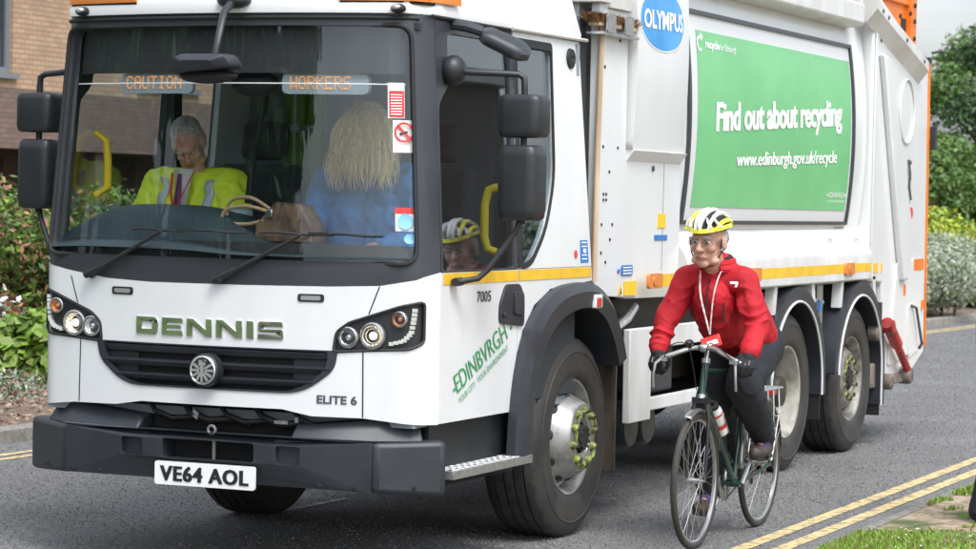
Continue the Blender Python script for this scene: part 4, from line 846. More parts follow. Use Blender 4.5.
# kerb mirror above the near door
g = G(); g.tube([(-.07, .36, 2.545), (.0, .37, 2.535), (.06, .40, 2.515)], [.026, .028, .026], 10); km = obj('kerb_mirror_arm', g, 'plastic', TR)
g = G(); v = []; ax = Vector((.105, .045, -.05)); ay = Vector((-.02, .075, .03)); az = ax.cross(ay).normalized() * .032; c = Vector((.155, .46, 2.462)); P = rpoly([(-1, -.8), (.6, -1), (1.0, -.55), (1.0, .6), (.6, 1), (-1, .8)], .3, 3); n = len(P)
for t, s in ((-1, .85), (-.6, 1), (.3, .98), (.8, .8), (1.05, .5)): v += [c + ax * p[0] * s + ay * p[1] * s + az * t for p in P]
g.add(v, [(k * n + i, k * n + (i + 1) % n, (k + 1) * n + (i + 1) % n, (k + 1) * n + i) for k in range(4) for i in range(n)] + [tuple(range(n))[::-1], tuple(range(4 * n, 5 * n))]); obj('kerb_mirror', g, 'plastic', TR, smooth=45)
# front mirror on its stalk
g = G(); g.ell((-.95, -.13, 2.625), (.085, .06, .035)); g.tube([(-.945, -.16, 2.615), (-.925, -.27, 2.56), (-.90, -.36, 2.43), (-.91, -.37, 2.36)], [.020, .017, .017, .017], 10); obj('front_mirror_arm', g, 'plastic_dark', TR)
g = G(); c = Vector((-.95, -.39, 2.305)); v = []; P = rpoly([(-.185, -.02), (.185, .01), (.16, .07), (-.115, .07)], [.03, .03, .035, .03], 4); n = len(P)
for t, s in ((-.085, .55), (-.06, .9), (-.02, 1.0), (.03, 1.0), (.06, .92)): v += [c + Vector((p[0] * s, t - p[1] * .35, p[1] * s - .01)) for p in P]
g.add(v, [(k * n + i, k * n + (i + 1) % n, (k + 1) * n + (i + 1) % n, (k + 1) * n + i) for k in range(4) for i in range(n)] + [tuple(range(n))[::-1], tuple(range(4 * n, 5 * n))])
fm = obj('front_mirror', g, 'plastic', TR, smooth=45)
g = G(); g.ell(c + Vector((0.0, .035, -.035)), (.15, .055, .035)); obj('front_mirror_glass', g, 'rubber', fm)
# ---- cab interior
g = G(); g.box((-2.0, 1.90, .75), (-.06, 1.94, 2.55)); g.box((-2.0, .0, .70), (-.06, 1.93, .74)); obj('cab_lining', g, 'int_grey', TR)
g = G(); g.box((-1.93, .05, 2.50), (-.10, 1.90, 2.53)); obj('headlining', g, 'int_dark', TR)
g = G(); g.box((-2.02, .12, .75), (-1.995, 1.9, 1.40)); g.box((-.065, .12, .75), (-.040, 1.9, 1.40)); obj('door_lining', g, 'int_dark', TR)
g = G(); g.panel([(-1.96, 2.30), (-.09, 2.30), (-.09, 2.53), (-1.96, 2.53)], FR, -.055, .012, du=.1); obj('sun_blind', g, 'blind', TR)
g = G(); g.tube([FR(-1.97 + 1.88 * i / 20, 2.252, -.05) for i in range(21)], .0032, 6); obj('blind_cord', g, 'white_ink', TR)
g = G(); g.panel(rpoly([(-1.66, 2.205), (-1.22, 2.205), (-1.22, 2.30), (-1.66, 2.30)], .03, 3), FR, -.075, .03, du=.1); g.panel(rpoly([(-.73, 2.205), (-.30, 2.205), (-.30, 2.30), (-.73, 2.30)], .03, 3), FR, -.075, .03, du=.1); ds = obj('warning_display', g, 'int_grey', TR)
g = G()
FONT5 = {'C': '01110 10001 10000 10000 10000 10001 01110', 'A': '01110 10001 10001 11111 10001 10001 10001', 'U': '10001 10001 10001 10001 10001 10001 01110', 'T': '11111 00100 00100 00100 00100 00100 00100', 'I': '01110 00100 00100 00100 00100 00100 01110', 'O': '01110 10001 10001 10001 10001 10001 01110', 'N': '10001 11001 10101 10101 10011 10001 10001', 'W': '10001 10001 10001 10101 10101 11011 10001', 'R': '11110 10001 10001 11110 10100 10010 10001', 'K': '10001 10010 10100 11000 10100 10010 10001', 'E': '11111 10000 10000 11110 10000 10000 11111', 'S': '01111 10000 10000 01110 00001 00001 11110'}
for word, x0, x1 in (('CAUTION', -1.625, -1.285), ('WORKERS', -.69, -.385)):
    cw = (x1 - x0) / (len(word) * 6 - 1)
    for ci, ch in enumerate(word):
        for ri, row in enumerate(FONT5[ch].split()):
            for bi, bit in enumerate(row):
                if bit == '1': c = FR(x0 + (ci * 6 + bi + .5) * cw, 2.288 - (ri + .5) * .0088, -.073); g.obox(c, (.0030, 0, 0), (0, .002, 0), (0, 0, .0031))
obj('display_text', g, 'led_amber', ds, smooth=0)
# dashboard: domed binnacle on the driver's side, low shelf elsewhere
g = G(); g.grid(lambda u, v: (-1.985 + 1.91 * u, -.02 + .16 * (-1.0 + (2 * u - 1) ** 2) * (1 - v) + .52 * v, 1.455 + (.06 + .170 * math.exp(-(((-1.985 + 1.91 * u) + 1.50) / .50) ** 4) ) * math.sin(math.pi * min(1, v * 1.15) * .62 + .12) ), 60, 14)
obj('dashboard', g, 'dash', TR, smooth=60)
g = G(); g.panel([(-1.965, 1.43), (-.085, 1.43), (-.085, 1.523), (-1.965, 1.523)], FR, -.032, .01, du=.05); obj('dashboard_edge', g, 'blind', TR)
g = G(); g.box((-1.985, .35, .74), (-.075, .48, 1.50)); obj('dashboard_body', g, 'int_dark', TR)
sw = Vector((-1.60, .62, 1.53)); g = G(); rotm = Matrix.Rotation(math.radians(-35), 3, 'X')
g.tube([sw + rotm @ Vector((.225 * math.cos(a), .225 * math.sin(a), 0)) for a in np.linspace(0, 2 * math.pi, 36, endpoint=False)], .015, 8, closed=True)
for a in (20, 160, 270): g.tube([sw, sw + rotm @ Vector((.22 * math.cos(math.radians(a)), .22 * math.sin(math.radians(a)), 0))], .014, 6)
g.tube([sw, sw + Vector((0, -.2, -.22))], .03, 8); obj('steering_wheel', g, 'rubber', TR)
for x in (-1.60, -.62):
    g = G(); g.box((x - .25, .72, 1.0), (x + .25, 1.25, 1.14)); g.obox((x, 1.30, 1.50), (.24, 0, 0), (0, .06, 0), (0, .06, .40)); g.obox((x, 1.40, 2.02), (.13, 0, 0), (0, .045, 0), (0, .01, .10)); g.box((x - .2, .75, .74), (x + .2, 1.2, 1.0)); obj('seat', g, 'seat', TR, bevel=.04, bseg=3)
g = G(); g.box((-2.0, 1.02, 1.40), (-1.93, 1.10, 2.5)); g.box((-.13, 1.02, 1.40), (-.06, 1.10, 2.5)); obj('door_pillar', g, 'int_dark', TR)
g = G(); g.tube([(-1.985, .36, 2.03), (-1.93, .37, 1.99), (-1.925, .38, 1.9), (-1.925, .38, 1.76), (-1.985, .37, 1.72)], .019, 10)
g.tube([(-.08, .95, 1.80), (-.125, .94, 1.785), (-.14, .93, 1.72), (-.14, .93, 1.56), (-.125, .94, 1.50), (-.08, .95, 1.485)], .022, 10); obj('grab_rail', g, 'yellow_rail', TR)
# interior mirror / camera pod behind the glass
g = G(); g.ell((-.93, .05, 2.255), (.125, .055, .062)); g.tube([(-.99, .10, 2.50), (-1.0, .06, 2.38), (-.98, .05, 2.28)], .022, 8); g.tube([(-.86, .10, 2.50), (-.95, .06, 2.38)], .014, 8); obj('interior_mirror', g, 'rubber', TR)
g = G(); g.tube([FR(-1.10, 2.25, -.6) + Vector((0, 0, 0)), (-1.20, .55, 2.0), (-1.26, .6, 1.7)], .018, 8); obj('seat_belt_post', g, 'rubber', TR)
# windscreen stickers
def stick(name, outer, mt, off=-.010): return obj(name, G().panel(outer, FR, off, .002), mt, TR)
stick('red_warning_card', [(-.180, 2.098), (-.098, 2.098), (-.098, 2.258), (-.180, 2.258)], 'white_ink')
stick('red_warning_print', [(-.173, 2.104), (-.105, 2.104), (-.105, 2.222), (-.173, 2.222)], 'red_ink', -.008)
g = G()
for i in range(8): g.panel([(-.165, 2.114 + .0125 * i), (-.113, 2.114 + .0125 * i), (-.113, 2.119 + .0125 * i), (-.165, 2.119 + .0125 * i)], FR, -.006, .001)
obj('warning_print_lines', g, 'white_ink', TR)
stick('no_smoking_card', [(-.158, 1.944), (-.053, 1.944), (-.053, 2.090), (-.158, 2.090)], 'white_ink')
g = G(); c = (-.105, 2.035); g.panel(ellipse(c[0], c[1], .046, .046), FR, -.008, .001, holes=[ellipse(c[0], c[1], .037, .037)]); g.panel([(c[0] - .034, c[1] + .026), (c[0] - .026, c[1] + .034), (c[0] + .034, c[1] - .026), (c[0] + .026, c[1] - .034)], FR, -.0075, .001); obj('no_smoking_symbol', g, 'red_ink', TR)
g = G(); g.panel([(c[0] - .022, c[1] - .014), (c[0] + .020, c[1] - .002), (c[0] + .018, c[1] + .007), (c[0] - .024, c[1] - .005)], FR, -.009, .001); obj('cigarette_symbol', g, 'black_ink', TR)
stick('service_sticker', [(-.150, 1.59), (-.057, 1.59), (-.057, 1.695), (-.150, 1.695)], 'white_ink')
stick('service_sticker_band', [(-.150, 1.668), (-.057, 1.668), (-.057, 1.695), (-.150, 1.695)], 'red_ink', -.008)
M['pale_blue'] = mat('pale_blue_sticker', (.25, .55, .72), .4)
stick('service_sticker_disc', ellipse(-.104, 1.634, .036, .036, 20), 'pale_blue', -.008)
stick('tax_sticker', ellipse(-.085, 1.555, .028, .022, 16), 'pale_blue')
# ---- wheels
def tyre_geo():
    g = G(); P = [(-.27, .285), (-.295, .32), (-.305, .40), (-.297, .47), (-.280, .502), (-.262, .515)]; mis = [0] * 6
    for a in (-.225, -.170, -.115, -.060):
        P += [(a - .006, .520), (a - .004, .508), (a + .004, .508), (a + .006, .520)]; mis += [1, 1, 1, 1]
    P += [(-.022, .515), (-.004, .502), (.012, .470), (.0175, .448), (.0215, .445), (.0215, .439), (.0180, .436), (.019, .40), (.016, .385), (.017, .36), (.012, .325), (-.006, .300), (-.03, .285)]; mis += [1] + [0] * 13
    g.lathe(P, axis='x', n=96, mis=mis); return g
TY = tyre_geo().mesh('tyre'); [TY.materials.append(M[k]) for k in ('tyre', 'tread')]; TY.shade_smooth(); TY.set_sharp_from_angle(angle=math.radians(30))
def steer_rim():
    g = G(); g.lathe([(-.28, .284), (-.02, .284), (-.006, .303), (.0, .300), (-.004, .290), (-.03, .272), (-.075, .262), (-.085, .250), (-.055, .238), (.03, .196), (.055, .183), (.062, .174), (.062, .100), (.050, .094), (.045, .085)], axis='x', n=64)
    for i in range(10):
        a = 2 * math.pi * (i + .5) / 10; c = Vector((-.030, .226 * math.cos(a), .226 * math.sin(a))); nrm = Vector((.50, .80 * math.cos(a), .80 * math.sin(a))).normalized(); t = Vector((0, -math.sin(a), math.cos(a))); b = nrm.cross(t)
        rot = Matrix((t, b, nrm)).transposed(); g.ell(c + nrm * .004, (.026, .018, .006), rot, 14, 6, mi=1)
    g.lathe([(.045, .094), (.03, .088), (.035, .07), (.07, .066), (.078, .055), (.078, .001)], axis='x', n=32, mi=1)
    for i in range(10):
        a = 2 * math.pi * i / 10; g.lathe([(.07, .016), (.098, .015), (.10, .001)], (0, .142 * math.cos(a), .142 * math.sin(a)), 'x', 6, mi=2)
        g.lathe([(.075, .008), (.085, .008), (.086, .001)], (0, .055 * math.cos(a), .055 * math.sin(a)), 'x', 6, mi=2)
    return g
def nut_ring():
    g = G()
    for i in range(10):
        a = 2 * math.pi * i / 10; c = Vector((0, .142 * math.cos(a), .142 * math.sin(a)))
        g.lathe([(.062, .024), (.080, .022), (.086, .016), (.097, .013), (.099, .001)], c, 'x', 12)
        if i % 2 == 0 or i == 3:
            a2 = a + .628; d = Vector((0, .142 * math.cos(a2), .142 * math.sin(a2))); g.tube([c + Vector((.084, 0, 0)), (c + d) * .53 + Vector((.084, 0, 0)), d + Vector((.084, 0, 0))], .0085, 6)
    return g
def deep_rim():
    g = G(); g.lathe([(-.28, .284), (-.02, .284), (-.004, .304), (.003, .300), (-.002, .288), (-.03, .272), (-.16, .262), (-.185, .250), (-.19, .20), (-.175, .17), (-.175, .10)], axis='x', n=64)
    g.lathe([(-.175, .115), (-.06, .105), (-.03, .095), (-.025, .001)], axis='x', n=40, mi=1)
    for i in range(10):
        a = 2 * math.pi * i / 10; g.lathe([(-.175, .017), (-.14, .016), (-.138, .001)], (0, .145 * math.cos(a), .145 * math.sin(a)), 'x', 6, mi=1)
        a += .314; g.ell((-.186, .222 * math.cos(a), .222 * math.sin(a)), (.005, .024, .024), None, 12, 6, mi=1)
    return g
def wmesh(g, ms, name):
    me = g.mesh(name); [me.materials.append(M[k]) for k in ms]; bm = bmesh.new(); bm.from_mesh(me); bmesh.ops.recalc_face_normals(bm, faces=bm.faces); bm.to_mesh(me); bm.free(); me.shade_smooth(); me.set_sharp_from_angle(angle=math.radians(32)); return me
SR = wmesh(steer_rim(), ('silver', 'rubber', 'chassis'), 'wheel'); DR = wmesh(deep_rim(), ('cream_rim', 'chassis'), 'wheel'); NR = wmesh(nut_ring(), ('nut_yellow',), 'nut_indicator')
M['silver_dusty'] = mat('dusty_silver_wheel', (.32, .31, .28), .5, metal=.3, col2=(.14, .125, .10), vscale=9)
TRIM = wmesh(steer_rim(), ('silver_dusty', 'rubber', 'chassis'), 'wheel')
for v in TRIM.vertices:
    if math.hypot(v.co.y, v.co.z) < .268 and v.co.x > -.2: v.co.x = v.co.x * .6 - .045
TRIM.update(); NR3 = NR.copy()
for v in NR3.vertices: v.co.x = v.co.x * .8 - .070
NR3.update()
for y, me, nr in ((1.90, SR, 1), (5.73, DR, 0), (7.29, TRIM, 1)):
    for side in (1, -1):
        wh = bpy.data.objects.new('wheel', me); place(wh, TR, (-.045 if side > 0 else -2.015, y, .52)); wh.rotation_euler = (0, 0, 0 if side > 0 else math.pi)
        for nm, m2 in (('tyre', TY),) + ((('nut_indicator', NR3 if y > 7 else NR),) if nr else ()):
            c = bpy.data.objects.new(nm, m2); COL.objects.link(c); c.parent = wh
        wh.rotation_euler.x = .35 * (y % 1.3)
# ---- chassis
g = G(); g.box((-1.45, .3, .62), (-1.33, 8.1, .92)); g.box((-.73, .3, .62), (-.61, 8.1, .92))
for y in (1.9, 5.73, 7.29): g.tube([(-1.9, y, .52), (-.2, y, .52)], .10, 12); g.ell((-1.03, y, .52), (.2, .22, .22))
g.box((-1.9, .35, .60), (-.16, 1.3, .74)); g.box((-1.5, 1.2, .55), (-.56, 2.4, 1.3)); g.box((-1.9, 2.5, .95), (-.18, 5.0, 1.2)); g.box((-1.85, 5.1, 1.0), (-.2, 8.0, 1.2)); g.box((-1.95, 2.3, .45), (-1.75, 5.0, 1.1))
obj('chassis', g, 'chassis', TR)
g = G()
for k, y in enumerate((2.86, 3.14)): g.lathe([(-.55, .001), (-.55, .11), (-.53, .125), (-.10, .125), (-.075, .11), (-.07, .001)], (0, y + .02, .50), 'x', 28)
obj('air_tank', g, 'plastic_dark', TR)
g = G(); g.box((-.32, 3.10, .66), (-.10, 3.62, .98)); obj('battery_box', g, 'plastic', TR, bevel=.015)
g = G()
for a in range(4): g.tube([(-.25, 2.55, 1.16 - .05 * a), (-.18 + .02 * a, 2.9, 1.10 - .04 * a), (-.25, 3.4, 1.13 - .03 * a), (-.3, 4.4, 1.12)], .018, 8)
g.lathe([(-.3, .05), (-.12, .05), (-.11, .04), (-.11, .001)], (0, 2.62, 1.08), 'x', 16); obj('hose', g, 'rubber', TR)
g = G(); g.tube([(-.10, 2.60, 1.03), (-.08, 2.78, 1.10), (-.10, 2.95, 1.16)], .028, 10); obj('exhaust_pipe', g, 'steel', TR)
# side guard: white frame between the axles
g = G(); P = [(2.63, .535), (2.98, .535), (2.98, .585), (4.98, .585), (4.98, .665), (2.98, .655), (2.98, .93), (4.6, .93), (4.6, 1.05), (2.63, 1.05)]
FL = lambda x0: (lambda y, z, off: Vector((x0 + off, y, z)))
g.panel(P, FL(0), 0, .04); g.panel([(4.86, .66), (4.98, .66), (4.98, 1.0), (4.86, 1.0)], FL(-.002), 0, .035); obj('side_guard', g, 'white_dirty', TR, bevel=.006)
g = G(); g.panel([(y, z) for y, z in P], lambda y, z, off: Vector((-2.06 - off, y, z)), 0, .04); obj('side_guard', g, 'white_dirty', TR)
# ---- hopper body
def bx(z): return -.078 + .047 * (1 - min(1.9, ((z - 2.24) / .63) ** 2))
BD = lambda y, z, off: Vector((bx(z) + off, y, z))
BF = lambda y, z, off: Vector((-2.06 - bx(z) - off, y, z))
g = G(); g.box((-1.92, 2.12, 1.22), (-.14, 7.5, 3.55)); obj('hopper_core', g, 'white', TR)
for mp_ in (BD, BF):
    g = G(); g.panel([(3.50, 1.56), (7.50, 1.56), (7.50, 3.25), (3.50, 3.25)], mp_, 0, .05, dv=.08); bs = obj('body_side', g, 'white', TR, smooth=40)
    sg = 1 if mp_ is BD else -1; x0 = 0 if sg > 0 else -2.06
    rail = [(x0 - sg * .10, 1.605), (x0 - sg * .085, 1.595), (x0 + sg * .02, 1.43), (x0 + sg * .03, 1.395), (x0 + sg * .03, 1.225), (x0 - sg * .05, 1.205), (x0 - sg * .3, 1.205), (x0 - sg * .3, 1.6)]
    g = G(); g.prism([(x, 3.49, z) for x, z in rail], (0, 4.03, 0)); obj('body_rail', g, 'white_dirty', TR, bevel=.008)
    g = G(); g.prism([(x, 3.60, z) for x, z in [(x0 - sg * .1, 2.985), (x0 + sg * .02, 3.0), (x0 + sg * .045, 3.02), (x0 + sg * .045, 3.15), (x0 - sg * .1, 3.2)]], (0, 3.5, 0)); obj('roof_rail', g, 'white_dirty', TR, bevel=.008)
g = G(); g.prism([(-.14, 2.14, z) for z in ()] or [(-.10, 3.6, 3.15), (-1.96, 3.6, 3.15), (-1.8, 3.6, 3.62), (-.26, 3.6, 3.62)], (0, 3.9, 0)); obj('hopper_roof', g, 'white', TR)
g = G()
for y in (4.2, 5.0, 5.8, 6.6): g.box((.0, y, 3.16), (.03, y + .32, 3.30))
g.box((-.05, 6.3, 3.15), (.03, 7.1, 3.35)); obj('roof_bracket', g, 'body_grey_white', TR, bevel=.006)
# front bulkhead panel, riveted, and the fairing above
g = G(); g.panel([(2.12, 1.245), (2.76, 1.215), (2.78, 1.36), (2.55, 1.52), (2.55, 3.3), (2.12, 3.3)], FL(-.02), 0, .05); fp = obj('bulkhead_panel', g, 'white', TR, bevel=.006)
g = G()
for y, z in ((2.20, 2.03), (2.42, 2.03), (2.30, 1.90), (2.20, 1.62), (2.36, 1.62), (2.20, 1.47), (2.33, 1.54), (2.20, 2.45), (2.42, 2.60), (2.2, 2.7), (2.22, 1.78), (2.26, 1.78), (2.22, 1.75), (2.26, 1.75), (2.27, 1.42)): g.lathe([(0, .009), (.005, .008), (.006, .001)], (-.02, y, z), 'x', 10)
obj('rivet', g, 'rubber', fp)
g = G(); g.panel([(2.62, 1.215), (3.50, 1.205), (3.50, 2.02), (2.56, 2.02), (2.56, 1.53), (2.60, 1.50)], FL(-.035), 0, .05); lp_ = obj('lower_plate', g, 'white', TR, bevel=.004)
g = G(); g.panel([(3.20, 1.36), (3.205, 1.36), (3.215, 1.98), (3.21, 1.98)], FL(-.034), 0, .003); g.panel([(2.58, 1.50), (2.76, 1.37), (2.765, 1.37), (2.765, 1.22), (2.772, 1.22), (2.772, 1.375), (2.585, 1.51)], FL(-.0335), 0, .003); g.lathe([(0, .017), (.008, .015), (.01, .001)], (-.034, 3.02, 1.93), 'x', 12); obj('panel_seam', g, 'grey_ink', lp_)
g = G(); fx = lambda z: -.005 + .03 * (1 - min(1.5, ((z - 2.55) / .6) ** 2))
FQ = lambda y, z, off: Vector((fx(z) + off - .03 * max(0, (y - 3.2) / .35), y, z))
g.panel(rpoly([(2.58, 2.02), (3.49, 2.0), (3.50, 3.35), (2.575, 3.35)], [.05, .01, .02, .02], 4), FQ, 0, .08, dv=.08, du=.2); fa = obj('fairing', g, 'white', TR, bevel=.012, smooth=40)
g = G(); g.prism([(.01, 2.60, 2.022), (-.04, 2.60, 1.955), (-.10, 2.60, 2.05)], (0, .88, 0)); obj('fairing_lip', g, 'white', fa)
g = G(); g.panel(ellipse(2.985, 2.745, .375, .165, 48), FQ, .004, .003, dv=.05, du=.05); ov = obj('oval_logo', g, 'blue_logo', fa)
g = G(); g.panel(ellipse(2.985, 2.745, .388, .172, 48), FQ, .003, .003, dv=.05, du=.05, holes=[ellipse(2.985, 2.745, .372, .163, 48)]); obj('oval_logo_edge', g, 'white_ink', fa)
g = G(); text(g, 'OLYMPUS', FQ, (2.66, 2.690), (.66, .01), (0, .105), .007, bold=.03); obj('oval_logo_lettering', g, 'white_ink', fa, smooth=0)
# banner
FRM = [(3.575, 1.618), (7.135, 1.610), (7.125, 2.872), (3.555, 2.868)]
g = G(); g.panel(FRM, BD, .006, .006, dv=.06); ban = obj('banner', g, 'banner_grey', TR, smooth=40)
g = G(); g.panel([(3.735, 1.722), (7.045, 1.710), (7.055, 2.752), (3.755, 2.752)], BD, .010, .003, dv=.06); obj('banner_sheet', g, 'green_banner', ban, smooth=40)
g = G(); g.panel(FRM, BD, .022, .02, dv=.06, holes=[[(3.61, 1.642), (7.095, 1.634), (7.085, 2.848), (3.59, 2.844)]]); obj('banner_frame', g, 'pillar', ban, smooth=40)
g = G(); text(g, 'Find out about recycling', BD, (4.075, 2.115), (2.72, .125), (0, .228), .013, bold=.022, spacing=.97, heavy=.006)
obj('banner_heading', g, 'white_ink', ban, smooth=0)
g = G(); text(g, 'www.edinburgh.gov.uk/recycle', BD, (4.50, 1.945), (2.20, .065), (0, .112), .013, bold=.0, spacing=1.0, heavy=.006); obj('banner_address', g, 'white_ink', ban, smooth=0)
g = G(); text(g, 'recycle', BD, (3.90, 2.640), (.26, 0), (0, .065), .013, bold=.035); text(g, 'for Edinburgh', BD, (4.18, 2.643), (.30, 0), (0, .055), .013)
g.panel([(3.80 + .055 * math.cos(a) , 2.675 + .045 * math.sin(a)) for a in np.linspace(.6, 5.2, 16)] + [(3.80 + .040 * math.cos(a), 2.675 + .030 * math.sin(a)) for a in np.linspace(5.2, .6, 16)], BD, .013, .001); g.panel([(3.80, 2.71), (3.87, 2.715), (3.82, 2.74)], BD, .013, .001)
obj('recycle_logo', g, 'white_ink', ban, smooth=0)
g = G(); text(g, 'EDINBVRGH', BD, (6.60, 1.80), (.39, 0), (0, .035), .013); text(g, 'YOUR CITY YOUR ENVIRONMENT', BD, (6.58, 1.765), (.43, 0), (0, .016), .013)
for a in (6.565, 7.02): g.panel(ellipse(a, 1.815, .012, .010, 8), BD, .013, .001)
obj('council_logo', g, 'white_ink', ban, smooth=0)
g = G(); text(g, 'OLYMPUS', lambda y, z, o_: Vector((bx(1.59) + o_, y, z)), (6.87, 1.575), (.24, 0), (0, .024), .004); obj('small_lettering', g, 'grey_ink', TR, smooth=0)
# stripe, markers and stickers on the rail
RX = FL(.031)
g = G(); g.panel([(2.80, 1.275), (7.50, 1.280), (7.50, 1.342), (2.80, 1.345)], RX, 0, .002); st = obj('reflective_stripe', g, 'stripe', TR)
for y in (2.89, 4.72, 6.88):
    ml = obj('side_lamp', G().panel(rpoly([(y - .11, 1.268), (y + .11, 1.268), (y + .11, 1.352), (y - .11, 1.352)], .02, 3), FL(.05), 0, .02), 'amberlens', TR, bevel=.006)
    obj('lens', G().panel(rpoly([(y - .05, 1.285), (y + .03, 1.285), (y + .03, 1.335), (y - .05, 1.335)], .02, 3), FL(.056), 0, .006), 'amberlens', ml)
g = G(); g.panel([(2.56, 1.235), (2.745, 1.232), (2.745, 1.312), (2.56, 1.312)], FL(-.014), 0, .004); g.panel([(3.12, 1.60), (3.25, 1.60), (3.25, 1.68), (3.12, 1.68)], FL(-.031), 0, .004); yl = obj('yellow_sticker', g, 'yellow_ink', TR)
g = G(); g.panel([(2.47, 1.24), (2.52, 1.24), (2.495, 1.30)], FL(-.013), 0, .004); obj('warning_triangle', g, 'yellow_ink', TR)
g = G(); g.panel([(2.505 - .018, 1.246), (2.495 + .013, 1.246), (2.495, 1.278)], FL(-.011), 0, .002); obj('warning_symbol', g, 'black_ink', TR)
g = G(); g.panel(rpoly([(2.51, 1.345), (2.68, 1.342), (2.68, 1.40), (2.51, 1.40)], .01, 2), FL(-.014), 0, .004); g.panel(ellipse(2.47, 1.37, .018, .012, 10), FL(-.014), 0, .004); g.panel([(3.07, 1.53), (3.28, 1.53), (3.28, 1.56), (3.07, 1.56)], FL(-.031), 0, .004); bs_ = obj('blue_sticker', g, 'blue_ink', TR)
g = G()
for q in range(3): g.panel([(2.53, 1.352 + q * .016), (2.66, 1.352 + q * .016), (2.66, 1.358 + q * .016), (2.53, 1.358 + q * .016)], FL(-.012), 0, .001)
obj('sticker_print', g, 'white_ink', TR)
g = G()
for y, z in ((6.50, 1.50), (7.15, 1.50)): g.add([(-.025, y, z + .03), (-.015, y + .10, z + .012), (-.003, y + .14, z - .008), (-.013, y + .04, z + .012)], [(0, 1, 2, 3)])
obj('rail_slot', g, 'grey_ink', TR)
# ---- rear mudguards
for sg in (1, -1):
    x0 = .03 if sg > 0 else -2.09
    for cy in (5.73, 7.29):
        def arc(R, a0, a1, n=26): return [(cy + R * math.cos(math.radians(a0 + (a1 - a0) * i / n)), .54 + R * 1.0 * math.sin(math.radians(a0 + (a1 - a0) * i / n))) for i in range(n + 1)]
        O_ = [(cy - .67, .66 if cy < 6 else .60)] + arc(.67, 176, 4) + [(cy + .67, .47 if cy < 6 else .30)]; I_ = [(cy - .575, .66 if cy < 6 else .60)] + arc(.575, 176, 4) + [(cy + .575, .47 if cy < 6 else .30)]
        v = []; n = len(O_)
        for o_, i_ in zip(O_, I_): v += [(x0 - sg * .42, *o_), (x0 - sg * .005, *o_), (x0, (o_[0] + i_[0]) / 2, (o_[1] + i_[1]) / 2), (x0 - sg * .01, *i_), (x0 - sg * .42, *i_)]
        g = G(); g.add(v, [(5 * i + k, 5 * i + k + 1, 5 * i + k + 6, 5 * i + k + 5) for i in range(n - 1) for k in range(4)]); mg = obj('mudguard', g, 'plastic', TR, smooth=30)
        g = G(); g.tube([(x0 - sg * .002, *p) for p in I_], .0085, 6); obj('mudguard_edge', g, 'banner_grey', mg)
        g = G(); g.box((min(x0 - sg * .36, x0 - sg * .02), cy + .585, .22 if cy > 6 else .30), (max(x0 - sg * .36, x0 - sg * .02), cy + .60, .95)); obj('mud_flap', g, 'rubber', mg)
        g = G()
        for q in (-.45, .42): g.obox((x0 - sg * .06, cy + q, 1.14), (.03, 0, 0), (0, .035, 0), (0, .02 if q < 0 else -.02, .10))
        obj('mudguard_stay', g, 'white_dirty', mg)
g = G(); g.box((-.2, 6.44, .90), (-.06, 6.58, 1.2)); g.tube([(-.08, 6.40, 1.1), (-.08, 6.62, 1.08)], .02, 8); obj('air_valve', g, 'steel', TR)
g = G(); g.box((-.10, 6.47, 1.02), (-.05, 6.52, 1.10)); obj('air_coupling', g, 'blue_ink', TR)
# ---- tailgate
TG = [(7.52, 3.25), (7.52, 1.21), (7.93, 1.19), (7.93, .62), (8.06, .47), (8.32, .395), (8.67, .43), (9.22, .62), (9.15, 2.84), (7.68, 3.25)]
g = G(); g.prism([(.0, y, z) for y, z in TG], (-2.06, 0, 0)); tg = obj('tailgate', g, 'white', TR, bevel=.015)
g = G(); g.panel([(7.56, 1.22), (7.62, 1.22), (7.62, 3.2), (7.56, 3.2)], FL(.012), 0, .012); g.panel([(7.66, 2.84), (7.84, 2.82), (8.64, 1.50), (8.50, 1.20), (8.36, 1.20)], FL(.05), 0, .05); obj('tailgate_rib', g, 'white', tg, bevel=.012)
g = G(); g.panel(ellipse(8.50, 2.46, .22, .245, 36), FL(.014), 0, .014, holes=[ellipse(8.50, 2.46, .205, .232, 36)]); g.panel(rpoly([(8.10, .56), (9.02, .66), (9.10, 1.35), (8.30, 1.35)], .06, 3), FL(.012), 0, .012); g.panel(rpoly([(8.68, .60), (8.98, .66), (8.80, 1.02), (8.62, 1.0)], .04, 3), FL(.02), 0, .01); obj('pressed_panel', g, 'white', tg, bevel=.006)
g = G(); g.tube([(.02, 8.70, 1.0), (.045, 8.78, .98), (.045, 8.98, .70), (.02, 9.0, .66)], .012, 6); g.panel([(8.36, 1.66), (8.42, 1.66), (8.42, 1.72), (8.36, 1.72)], FL(.013), 0, .012); g.panel([(7.70, 2.93), (7.73, 2.93), (7.73, 3.0), (7.70, 3.0)], FL(.006), 0, .006); g.panel([(7.80, .92), (7.83, .92), (7.83, 1.05), (7.80, 1.05)], FL(.03), 0, .03); obj('tailgate_handle', g, 'grey_ink', tg)
g = G(); v = [(7.68, 3.27), (9.27, 2.83)]; dirv = Vector((0, v[1][0] - v[0][0], v[1][1] - v[0][1])).normalized(); nv = Vector((0, -dirv.z, dirv.y))
a = Vector((0, 7.30, 3.17)); b = Vector((0, 8.84, 2.81))
for off_, th_, x1 in ((0, .03, .12), (-.09, .012, .03)):
    pass
g.add([a + Vector((.08, 0, .04)), b + Vector((.08, 0, .04)), b + Vector((.08, 0, -.03)), a + Vector((.08, 0, -.03)), a + Vector((-.05, 0, .04)), b + Vector((-.05, 0, .04)), b + Vector((.0, 0, -.13)), a + Vector((.0, 0, -.13)), ], [(0, 1, 2, 3), (4, 5, 1, 0), (3, 2, 6, 7), (4, 0, 3, 7), (1, 5, 6, 2)])
obj('tailgate_ramp', g, 'white_dirty', tg)
g = G()
